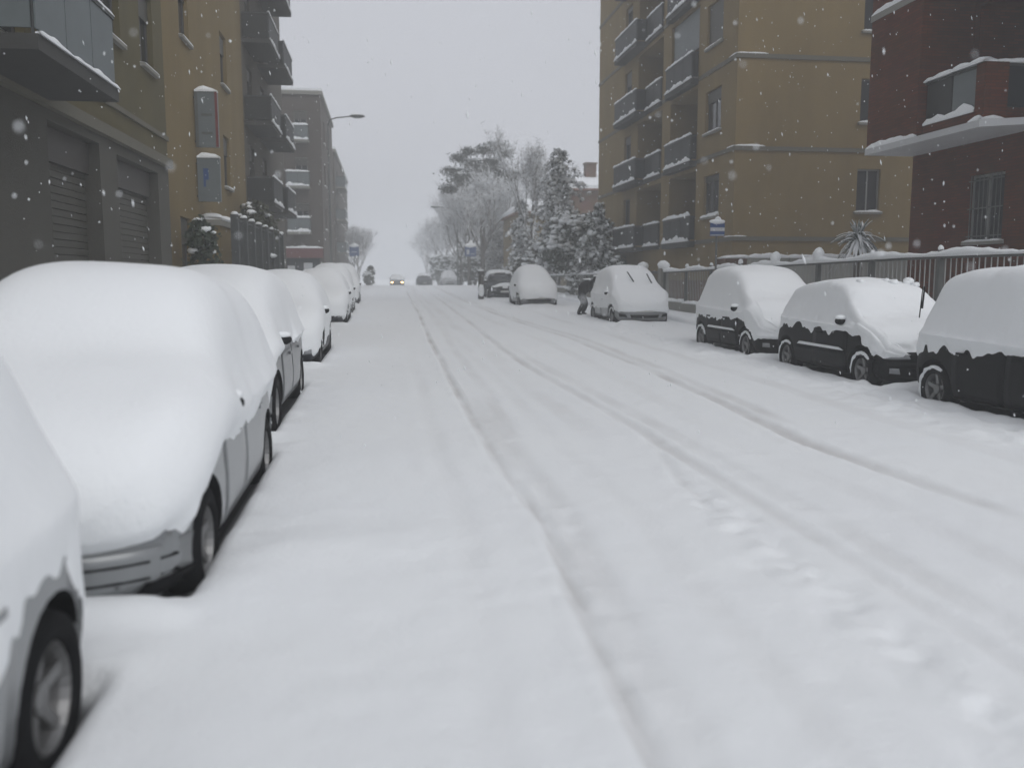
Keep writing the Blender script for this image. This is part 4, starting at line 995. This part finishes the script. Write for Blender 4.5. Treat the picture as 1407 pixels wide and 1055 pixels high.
# ------------------------------------------------------------------ poles, signs, lamps
def pole_sign(name, label, x, y, z, w_, h_, hpole, colors, cap=.12, cat='sign'):
    s = thing(name, label, cat, (x, y, gz(y)))
    zz = z-gz(y)
    mb = MB(); mb.tube([(0,.06,-.1),(0,.06,zz+h_)], .032, 8); mb.build('pole', GIRON, s, True)
    mb = MB(); mb.box(-w_/2,w_/2,0,.03,zz,zz+h_); pn = mb.build('sign_plate', colors[0], s)
    mb = MB()
    for (a,b,c,d) in colors[2]: mb.box(-w_/2+a*w_,-w_/2+b*w_,-.008,-.002,zz+c*h_,zz+d*h_)
    if colors[2]: mb.build('print', colors[1], pn)
    mb = MB(); mb.blob((0,.03,zz+h_+cap*.35),(w_*.55,.11,cap*.6),10,7,.08); mb.blob((.02,.04,zz+h_+cap*.9),(w_*.22,.07,cap*.7),8,6,.1); mb.build('snow_cap', SNOW, s, True)
    return s
pole_sign('street_sign', 'small blue and white sign on a thin pole, snow cap, by the ochre block', 9.3, 24.25, 2.78, .42, .36, 3.2, (BLUE, SWHITE, ((0,1,.38,.66),(.02,.98,.04,.10))))
pole_sign('street_sign', 'blue roadside sign with a thick snow cap under the far right trees', 7.25, 76, 3.35, .95, .80, 3.9, (BLUE, SWHITE, ((.15,.4,.2,.7),(.5,.85,.2,.3))), .35)
pole_sign('street_sign', 'dim blue sign far along the left pavement before the hazy trees', -2.9, 88, 3.6, .9, .9, 4.4, (BLUE, SWHITE, ((.2,.8,.4,.5),)), .25)

def lamp(name, label, x, y, H, arm, rz):
    s = thing(name, label, 'street lamp', (x, y, gz(y)), rz)
    mb = MB(); mb.tube([(0,0,-.1),(0,0,1.2),(0,0,H-.6)], [.10,.085,.055], 8); mb.build('pole', GIRON, s, True)
    mb = MB(); pts = [(0,0,H-.6),(.12,0,H-.25),(.5,0,H-.12),(arm-.4,0,H-.02)]; mb.tube(pts, .04, 6); mb.build('arm', GIRON, s, True)
    mb = MB(); mb.blob((arm,0,H),(.48,.16,.10),12,8); mb.build('lamp_head', GIRON, s, True)
    mb = MB(); mb.blob((arm+.02,0,H-.06),(.30,.12,.07),10,6); mb.build('lamp_glass', LAMPG, s, True)
    mb = MB(); mb.blob((arm,0,H+.09),(.40,.13,.06),10,6,.08); mb.build('snow_cap', SNOW, s, True)
    return s
lamp('street_lamp', 'street lamp with its arm reaching over the road from the left', -3.25, 56, 10.6, 1.75, 0)
lamp('street_lamp', 'hazy street lamp over the road, nearer of two at right trees', 7.6, 94, 8.1, 2.3, math.pi)
lamp('street_lamp', 'fainter and lower of the two hazy street lamps at right', 7.6, 160, 7.2, 2.3, math.pi)
po = thing('bollard_post', 'short dark post plastered with snow left of the dark far car', 'post', (4.75, 44.4, gz(44.4)))
mb = MB(); mb.tube([(0,0,-.1),(0,0,1.30)], [.15,.13], 10); mb.blob((0,0,1.30),(.17,.17,.12),10,6); mb.build('post_body', DFRAME, po, True)
mb = MB(); mb.blob((.0,-.09,.42),(.15,.10,.36),10,8,.08); mb.blob((0,0,1.42),(.15,.15,.08),10,6,.08); mb.build('snow_crust', SNOW, po, True)

# dark railing on the left, with shrubs over it
lf = thing('iron_fence', 'tall dark iron fence along the left pavement below the balconies', 'fence', (0,0,0))
ys = [25.8+1.6*k for k in range(8)]
for a, b in zip(ys, ys[1:]):
    mb = MB(); n = 8
    for k in range(n): u = a+(b-a)*(k+.5)/n; mb.box(-4.12,-4.08,u-.02,u+.02,.35,3.2)
    mb.box(-4.13,-4.07,a,b,3.2,3.26); mb.box(-4.13,-4.07,a,b,.9,.95); o = mb.build('bars', IRON, lf)
for y in ys:
    mb = MB(); mb.box(-4.2,-4.0,y-.1,y+.1,.2,3.35); mb.build('post', IRON, lf)
    mb = MB(); mb.blob((-4.1,y,3.38),(.11,.11,.06),8,6,.1); mb.build('snow_cap', SNOW, lf, True)

# ------------------------------------------------------------------ vegetation
def leaf_cloud(cents, n, size, rng, flat=.0, up=False, mb=None, gauss=False):
    mb = mb or MB()
    for k in range(n):
        c, r = cents[rng.randrange(len(cents))]
        while True:
            d = Vector((rng.uniform(-1,1), rng.uniform(-1,1), rng.uniform(-1,1)))
            if .05 < d.length < 1: break
        d = d.normalized()*d.length**.5 if not gauss else Vector((rng.gauss(0,.52),rng.gauss(0,.52),rng.gauss(0,.5)))
        if up: d.z = abs(d.z)*.9+.12
        if rng.random() < .2: d = d*rng.uniform(1,1.35)
        p = Vector(c)+Vector((d.x*r[0], d.y*r[1], d.z*r[2]))
        s = size*rng.uniform(.6,1.4)
        a = Vector((rng.uniform(-1,1), rng.uniform(-1,1), rng.uniform(-1,1)*(1-flat))).normalized(); b = a.cross(Vector((rng.uniform(-1,1), rng.uniform(-1,1), rng.uniform(-1,1)))).normalized()
        if flat: b = Vector((b.x,b.y,b.z*(1-flat))).normalized()
        mb.add([p-a*s, p-b*s*.55, p+a*s, p+b*s*.55], [(0,1,2,3)])
    return mb
def branches(mb, sm, p, d, L, r, depth, rng, spread=.6, upb=.15, n=5, snow=True, kids=(3,4)):
    pts = [p]; q = p; dd = d
    for k in range(3):
        dd = (dd+Vector((rng.uniform(-.15,.15),rng.uniform(-.15,.15),rng.uniform(-.05,.12)))).normalized(); q = q+dd*L/3; pts.append(q)
    mb.tube(pts, [r,r*.85,r*.7,r*.55], n if depth > 1 else 3, caps=False)
    if snow and abs(dd.z) < .97 and depth < 5:
        sm.tube([a+Vector((0,0,r*.75)) for a in pts], [r*.9+.010,r*.85+.012,r*.75+.012,r*.6+.008], 3, caps=False)
    if depth == 0: return
    for k in range(rng.randint(*kids)):
        t = rng.uniform(.35,1.0) if k else 1.0
        o = pts[0].lerp(pts[-1], t) if t < 1 else pts[-1]
        s = Vector((rng.uniform(-1,1),rng.uniform(-1,1),rng.uniform(-.5,1)))
        nd = (dd*(1-spread*.5)+s*spread+Vector((0,0,upb))).normalized()
        branches(mb, sm, o, nd, L*rng.uniform(.58,.8), r*.58, depth-1, rng, spread, upb, n, snow, kids)
def bare_tree(name, label, loc, H, seed, group, spread=.62, depth=6, twigs=6000, hazy=True, upb=.15):
    rng = random.Random(seed); t = thing(name, label, 'tree', loc, rng.uniform(0,6), group)
    tb = MB(); sm = MB(); lm = MB()
    tb.tube([(0,0,-.2),(.05,0,H*.15),(.0,.05,H*.30)], [H*.016,H*.013,H*.011], 8, caps=False)
    for k in range(4):
        a = k*1.6+rng.uniform(0,.8); d = Vector((math.cos(a)*.5,math.sin(a)*.5,1)).normalized()
        branches(lm, sm, Vector((0,.05,H*(.24+.03*k))), d, H*.26, H*.008, depth-1, rng, spread, upb, 4)
    ends = [Vector(lm.v[i]) for i in range(0, len(lm.v), 7) if lm.v[i][2] > H*.30]
    tw, ts = MB(), MB()
    for k in range(twigs):
        p = ends[rng.randrange(len(ends))]+Vector((rng.gauss(0,.16),rng.gauss(0,.16),rng.gauss(0,.14)))
        d = Vector((rng.uniform(-1,1),rng.uniform(-1,1),rng.uniform(-.3,1))).normalized(); l = rng.uniform(.15,.42); w_ = d.cross(Vector((rng.uniform(-1,1),rng.uniform(-1,1),rng.uniform(-1,1)))).normalized()*rng.uniform(.008,.022)
        (ts if rng.random() < .6 else tw).add([p-w_, p+w_, p+d*l+w_*.4, p+d*l-w_*.4], [(0,1,2,3)])
    tag(tw.build('twigs', BARK, t), kind='stuff'); tag(ts.build('twig_snow', SNOW, t), kind='stuff')
    trunk = tb.build('trunk', BARK, t, True); lm.build('crown', BARK, t, True); sm.build('branch_snow', SNOW, t, True)
    return t
g1 = 'bare street trees fading into the snowfall at right'
protos = [bare_tree('bare_tree', 'first bare snowy street tree of the right row, nearest and tallest', (8.7,79,gz(79)), 10.4, 101, g1),
          bare_tree('bare_tree', 'second bare snowy street tree of the right row', (8.4,90,gz(90)), 10.6, 102, g1)]
words = ['third','fourth','fifth','sixth','seventh','eighth','ninth','tenth','eleventh','twelfth','thirteenth','fourteenth']
for k, (x, y) in enumerate(((10.6,86),(8.6,101),(9.4,112),(8.4,124),(8.5,140),(8.2,158),(8.4,182),(13.5,92),(12.2,104),(14.5,116),(12.5,130),(15.5,100))):
    c = copy_tree(protos[k % 2]); c.location = (x, y, gz(y)); c.rotation_euler.z = k*1.3; s = .92+.12*((k*37) % 5)/5; c.scale = (s,s,s)
    c['label'] = words[k]+(' bare snowy street tree of the right row, counting from the near end' if k < 7 else ' bare hazy tree of the right-hand mass, standing farther back from the road')
g2 = 'hazy trees beyond the left blocks'
for k, (x, y, s) in enumerate(((-3.6,104,.66),(-4.4,116,.75),(-3.9,132,.78),(-4.2,150,.8))):
    c = copy_tree(protos[(k+1) % 2]); c.location = (x, y, gz(y)); c.rotation_euler.z = 2+k; c.scale = (s,s,s); c['group'] = g2
    c['label'] = ['nearest','second','third','farthest'][k]+' hazy bare tree on the left beyond the pale block'
bare_tree('bare_tree', 'slender bare tree standing left of the tall snowy conifer', (10.2,62,gz(62)), 10.6, 104, None, .38, 5, upb=.5)

# umbrella pine with a broken dark crown
up_ = thing('umbrella_pine', 'tall pine with dark flat-topped crown holding snow above the bare trees', 'tree', (9.1, 84, gz(84)))
rng = random.Random(9); mb = MB(); mb.tube([(0,0,-.2),(.1,0,4),(-.1,.1,8),(0,0,10.2)], [.32,.27,.22,.12], 8)
cl = [((-2.8,0,10.5),(.8,.7,.34)),((-2.0,.3,11.7),(.75,.7,.40)),((-1.3,-.2,12.3),(.6,.5,.30)),((.2,0,12.4),(.85,.7,.45)),((1.2,.2,12.8),(1.0,.8,.42)),((2.1,-.3,12.1),(.7,.6,.35)),
      ((.3,.4,10.6),(2.3,1.5,.75)),((1.8,.5,9.9),(1.5,1.2,.65)),((-1.3,-.4,9.8),(1.7,1.2,.55)),((2.8,0,10.2),(.8,.7,.5)),((-3.0,.2,8.9),(.7,.6,.35)),((0,-.3,9.2),(2.3,1.4,.6)),((1.0,0,11.4),(.8,.6,.35)),((-.7,0,11.3),(.8,.6,.35))]
for c, r in cl: mb.tube([(0,0,8.2+rng.uniform(0,1.8)), Vector(c)*.6+Vector((0,0,3.9)), c], [.09,.07,.03], 5)
mb.build('trunk', BARK, up_, True)
leaf_cloud(cl[:6]+cl[6:9]*3+cl[9:11]+cl[11:12]*3+cl[12:], 9000, .12, rng, gauss=True).build('crown', PINE, up_)
leaf_cloud([((c[0],c[1],c[2]+r[2]*.55),(r[0]*.9,r[1]*.9,r[2]*.45)) for c, r in cl], 3400, .13, rng, .7, True, gauss=True).build('crown_snow', SNOW, up_)

def conifer(name, label, loc, H, rad, seed, mat_, dens=1.0, pw=1.35):
    rng = random.Random(seed); t = thing(name, label, 'tree', loc)
    mb = MB(); mb.tube([(0,0,-.2),(0,0,H*.5),(0,0,H*.97)], [H*.018,H*.012,.02], 8); mb.build('trunk', BARK, t, True)
    lf, sn, br = MB(), MB(), MB(); z = H*.12
    while z < H*.98:
        rr = rad*(1-(z/H)**pw)*rng.uniform(.7,1.15)+.15
        nb = max(4, int(9*rr/rad)+2)
        for k in range(nb):
            a = rng.uniform(0,6.28); l = rr*rng.uniform(.45,1.2); zj = rng.uniform(-.25,.25); prev = Vector((0,0,z+zj)); pts = [prev]
            for s in range(1,6):
                f = s/5; pts.append(Vector((math.cos(a)*l*f, math.sin(a)*l*f, z+zj+.22*l*math.sin(f*2.2)-.42*l*f*f)))
            br.tube(pts, [.03,.026,.022,.018,.012,.006], 3, caps=False)
            for s in range(1,6):
                p = pts[s]; q = .10+.16*l*(1-.5*s/5)
                for _ in range(int(5*dens)):
                    o = p+Vector((rng.uniform(-q,q),rng.uniform(-q,q),rng.uniform(-.16,.02))); d = Vector((math.cos(a)+rng.uniform(-.8,.8),math.sin(a)+rng.uniform(-.8,.8),rng.uniform(-.8,.1))).normalized()
                    sd = d.cross(Vector((rng.uniform(-.3,.3),rng.uniform(-.3,.3),1))).normalized(); ln = rng.uniform(.12,.24)
                    lf.add([o-sd*.05, o+d*ln*.6-sd*.04, o+d*ln, o+sd*.05], [(0,1,2,3)])
                for _ in range(2):
                    if rng.random() < .95:
                        w_ = q*rng.uniform(.25,.62); sn.blob(p+Vector((rng.uniform(-q,q)*.8,rng.uniform(-q,q)*.8,rng.uniform(-.12,.10))), (w_,w_*rng.uniform(.6,1.2),w_*.55+.02), 6, 4, .4)
        z += H*.042*rng.uniform(.7,1.3)
    tag(br.build('branches', BARK, t), kind='stuff'); lf.build('crown', mat_, t); tag(sn.build('crown_snow', SNOW, t, True), kind='stuff')
    return t
conifer('snowy_conifer', 'tall conifer loaded with snow left of the ochre block', (10.75,55,gz(55)), 9.0, 1.75, 201, PINE, 1.6, 5.0)
conifer('snowy_conifer', 'low drooping snow-laden conifer touching the ochre block corner', (11.15,46.2,gz(46)), 4.9, 1.6, 202, LEAF, 1.6, 2.2)
def bush(name, label, loc, cl, seed, mat_, nleaf, nsnow, size=.10, cat='shrub'):
    rng = random.Random(seed); t = thing(name, label, cat, loc); mb = MB()
    for c, r in cl: mb.tube([(rng.uniform(-.1,.1),rng.uniform(-.1,.1),-.1), Vector(c)*.5, c], [.06,.045,.015], 5)
    mb.build('trunk', BARK, t, True); leaf_cloud(cl, nleaf, size, rng).build('crown', mat_, t)
    sn = MB()
    for k in range(nsnow):
        c, r = cl[rng.randrange(len(cl))]; a = rng.uniform(0,6.28); e = rng.uniform(-.1,1.0); f = math.sqrt(max(0,1-e*e))*rng.uniform(.7,1.05); s = rng.uniform(.5,1.3)*size*1.6
        sn.blob((c[0]+math.cos(a)*f*r[0], c[1]+math.sin(a)*f*r[1], c[2]+e*r[2]), (s*1.2,s*1.2,s*.55), 6, 4, .3)
    tag(sn.build('crown_snow', SNOW, t, True), kind='stuff'); return t
bush('evergreen_tree', 'dark broad-leaved evergreen dotted with snow in front of the tall conifer', (10.9,51.5,gz(51)),
     [((0,0,3.6),(1.2,1.1,.9)),((-.8,0,2.6),(1.0,1,.9)),((.9,.2,3.9),(.8,.8,.7)),((.2,0,2.0),(1.3,1.1,1.2)),((-.5,.3,4.3),(.6,.6,.5)),((1.0,0,2.6),(.8,.8,.9))], 301, LEAF, 5000, 330, .12, 'tree')
bush('hedge_shrub', 'dark shrub below the loggias behind the fence', (11.3,42.0,gz(42)), [((0,0,1.0),(.7,.9,.8)),((.1,1.3,1.2),(.7,1,.9)),((.1,-1.1,.9),(.6,.8,.7)),((.1,2.9,1.0),(.7,.9,.8))], 302, LEAF, 3200, 90, .08)
bush('hedge_shrub', 'olive snow-dusted shrub between the yellow house and the conifers', (9.8,60,gz(60)), [((0,0,1.4),(1.1,.9,1.2)),((-.7,0,1.0),(.7,.7,.9)),((.6,0,2.4),(.7,.7,.8))], 303, LEAFB, 3200, 130, .10)
bush('garden_shrub', 'snow-topped shrub rising over the left iron fence', (-4.6,33.5,gz(33)), [((0,0,3.4),(.5,.8,.5)),((.1,1.2,3.0),(.5,.8,.6)),((0,-1.2,2.9),(.5,.7,.6)),((0,0,1.8),(.5,1.4,1.2))], 304, LEAFB, 3000, 45, .08)
bush('garden_shrub', 'dark shrub with snow between the garages and the yellow porch', (-4.55,23.4,gz(23)), [((0,0,2.3),(.35,.5,.5)),((0,.2,1.4),(.4,.7,.9))], 305, LEAF, 1500, 14, .07)
bush('street_shrub', 'small dark shrub at the far left edge of the road', (-1.6,92,gz(92)), [((0,0,.7),(.5,.5,.8)),((.2,0,1.4),(.35,.4,.5))], 306, LEAFB, 900, 20, .12)
conifer('snowy_conifer', 'slim snow-caked conifer half hiding the pale yellow house', (10.1,66,gz(66)), 6.8, 1.1, 203, PINE, 1.4, 3.0)
g3 = 'hazy evergreens under the bare trees at right'
src = [o for o in C.objects if o.name.startswith('snowy_conifer') and o.parent is None][0]
src2 = [o for o in C.objects if o.name.startswith('evergreen_tree') and o.parent is None][0]
for k, (x, y, sx_, sz_, sr) in enumerate(((10.9,84,1.1,.62,0),(12.6,90,1.3,.8,0),(9.6,96,1.0,.7,1),(8.8,106,.9,.75,1),(11.8,98,1.2,.9,0),(8.3,118,.9,.9,1),(10.4,110,1.2,1.2,1),(7.9,134,.9,1.0,1))):
    c = copy_tree((src, src2)[sr]); c.location = (x, y, gz(y)-.3); c.rotation_euler.z = k*2.1; c.scale = (sx_, sx_, sz_); c['group'] = g3; c['category'] = 'tree'
    c['label'] = ['nearest','second nearest','third nearest','fourth nearest','fifth nearest','sixth nearest','second farthest','farthest'][[0,1,2,4,3,6,5,7][k]]+' of the hazy evergreens standing under the bare trees at right'
# spiky plant in front of the ochre wall
ag = thing('spiky_yucca', 'spiky yucca with drooping snow-covered leaves in front of the ochre wall', 'plant', (12.3, 22.0, 1.72))
rng = random.Random(77); mb = MB(); mb.tube([(0,0,-1.5),(0,0,.9)], [.13,.10], 8); mb.build('trunk', BARK, ag, True)
def blade(mb, a, el, ln, w_, droop, base, lift=0.0):
    vs = []
    for s in range(7):
        f = s/6; x = math.cos(el)*ln*f; z = math.sin(el)*ln*f - droop*ln*f*f; ww = w_*(1-f**2)*(.5+f if f < .5 else 1)+.002
        c, sn_ = math.cos(a), math.sin(a)
        vs += [(c*x-sn_*ww, sn_*x+c*ww, base+z+lift), (c*x, sn_*x, base+z-.012*(lift == 0)+lift*1.5), (c*x+sn_*ww, sn_*x-c*ww, base+z+lift)]
    mb.add(vs, [f for s in range(6) for f in ((s*3,s*3+1,s*3+4,s*3+3),(s*3+1,s*3+2,s*3+5,s*3+4))])
sm = MB()
for k in range(130):
    el = R(rng.uniform(-10,85)); a = rng.uniform(0,6.28); ln = rng.uniform(.42,.74); dr = rng.uniform(.4,1.3)*(1 if el < R(62) else .3); bs = .85+rng.uniform(-.12,.12)
    mb = MB(); blade(mb, a, el, ln, .028, dr, bs); mb.build('leaf', AGAVE, ag, True)
    if el < R(74): blade(sm, a, el, ln*.97, .050, dr, bs, .026)
sm.build('leaf_snow', SNOW, ag, True)

# ------------------------------------------------------------------ the bending person beside the pale grey car
def person():
    t = thing('person', 'person in black coat bending over beside the snowed pale grey car', 'person', (6.62, 29.7, gz(30)-.05), R(-8))
    J = {'pelvis':(0,.08,.80),'spine':(.10,0,.98),'chest':(.26,-.06,1.12),'neck':(.38,-.10,1.20),'head':(.48,-.12,1.22),
         'hl':(0,.18,.76),'kl':(.18,.20,.42),'al':(.06,.22,.09),'tl':(.21,.22,.04),'hr':(0,-.02,.76),'kr':(.06,-.06,.42),'ar':(-.12,-.06,.09),'tr':(.02,-.07,.04),
         'sl':(.28,.14,1.13),'el':(.30,.20,.86),'wl':(.44,.14,.70),'sr':(.28,-.26,1.12),'er':(.30,-.30,.86),'wr':(.44,-.22,.70)}
    E = [('pelvis','spine'),('spine','chest'),('chest','neck'),('neck','head'),('pelvis','hl'),('hl','kl'),('kl','al'),('al','tl'),('pelvis','hr'),('hr','kr'),('kr','ar'),('ar','tr'),
         ('chest','sl'),('sl','el'),('el','wl'),('chest','sr'),('sr','er'),('er','wr')]
    rad = dict(pelvis=.21,spine=.22,chest=.22,neck=.07,head=.07,hl=.13,kl=.095,al=.07,tl=.045,hr=.13,kr=.095,ar=.07,tr=.045,sl=.09,el=.065,wl=.045,sr=.09,er=.065,wr=.045)
    names = list(J); me = bpy.data.meshes.new('body'); me.from_pydata([J[n] for n in names], [(names.index(a), names.index(b)) for a, b in E], [])
    o = bpy.data.objects.new('body', me); C.objects.link(o)
    o.modifiers.new('skin', 'SKIN'); sd = o.modifiers.new('sub', 'SUBSURF'); sd.levels = 2
    for i, n in enumerate(names): me.skin_vertices[0].data[i].radius = (rad[n],)*2
    me.skin_vertices[0].data[0].use_root = True
    bpy.context.view_layer.update(); nm = bpy.data.meshes.new_from_object(o.evaluated_get(bpy.context.evaluated_depsgraph_get()))
    o.modifiers.clear(); o.data = nm; nm.materials.clear(); nm.materials.append(COAT); o.parent = t
    for p in nm.polygons: p.use_smooth = True
    mb = MB(); mb.blob((.53,-.12,1.235),(.115,.085,.10),12,10); mb.blob((.64,-.12,1.20),(.02,.016,.02),6,5)
    for s in (-1,1): mb.blob((.53,-.12+s*.085,1.22),(.025,.012,.03),6,5)
    mb.build('head', SKIN, t, True)
    mb = MB(); mb.blob((.50,-.12,1.27),(.125,.105,.10),12,9); mb.build('hat', COAT, t, True)
    mb = MB(); mb.blob((.47,-.12,1.36),(.10,.09,.03),10,6,.1); mb.blob((.18,-.04,1.245),(.16,.13,.03),10,6,.1); mb.build('snow_dusting', SNOW, t, True)
    for (wx, wy_, wz) in (J['wl'], J['wr']):
        mb = MB(); mb.blob((wx+.05,wy_,wz-.02),(.05,.04,.022),8,6)
        for k in range(4): mb.tube([(wx+.08,wy_-.03+.02*k,wz-.02),(wx+.125,wy_-.032+.021*k,wz-.03),(wx+.15+(.01 if k in (1,2) else 0),wy_-.032+.021*k,wz-.055)], [.010,.009,.007], 5)
        mb.tube([(wx+.04,wy_-.035,wz-.02),(wx+.075,wy_-.06,wz-.035),(wx+.10,wy_-.058,wz-.05)], [.011,.010,.008], 5)
        mb.build('glove', COAT, t, True)
person()

# ------------------------------------------------------------------ air: falling snow and haze
rng = random.Random(4242); mb = MB()
for k in range(6500):
    dist = 6.0+rng.random()**.7*32; a = R(8.1)+R(rng.uniform(-33,33)); el = R(rng.uniform(-12,24))
    x = dist*math.sin(a); y = dist*math.cos(a); z = 1.65+dist*math.tan(el)
    if z < gz(y)+.1 or x < -4.7 or (x > 11.6 and y > 12): continue
    s = rng.uniform(.004,.0085)*(1 if rng.random() < .93 else 1.6); l = s*rng.choice((1.0,1.2,1.5,2.5,4.0))*rng.uniform(.8,1.2); t = Vector((-.18+rng.uniform(-.15,.15),rng.uniform(-.2,.2),1)).normalized()
    c = Vector((x,y,z)); u = t.cross(Vector((1,0,0))).normalized(); v = t.cross(u)
    mb.add([c+t*l, c-t*l, c+u*s, c-u*s, c+v*s, c-v*s], [(0,2,4),(0,4,3),(0,3,5),(0,5,2),(1,4,2),(1,3,4),(1,5,3),(1,2,5)])
for k in range(70):
    dist = rng.uniform(2.2,6.0); a = R(8.1)+R(rng.uniform(-30,30)); x = dist*math.sin(a); y = dist*math.cos(a); z = 1.65+dist*math.tan(R(rng.uniform(-2,20)))
    s = rng.uniform(.003,.006); mb.blob((x,y,z), (s,s,s*rng.uniform(1,1.8)), 5, 4, .2)
o = mb.build('falling_snow', SNOW); tag(o, 'snowflakes falling through the air over the whole street', 'snowflakes', kind='stuff')

hz = bpy.data.materials.new('snowy_air'); hz.use_nodes = True; n = hz.node_tree; n.nodes.clear()
pv = n.nodes.new('ShaderNodeVolumePrincipled'); pv.inputs['Color'].default_value = (0.97, 0.985, 0.99, 1); pv.inputs['Density'].default_value = 0.0048; pv.inputs['Anisotropy'].default_value = 0.2
ou = n.nodes.new('ShaderNodeOutputMaterial'); n.links.new(pv.outputs[0], ou.inputs['Volume'])
mb = MB(); mb.box(-145, 145, -60, 405, -1.6, 21.5); o = mb.build('haze', hz); tag(o, 'pale snowy haze filling the street', 'haze', kind='stuff')
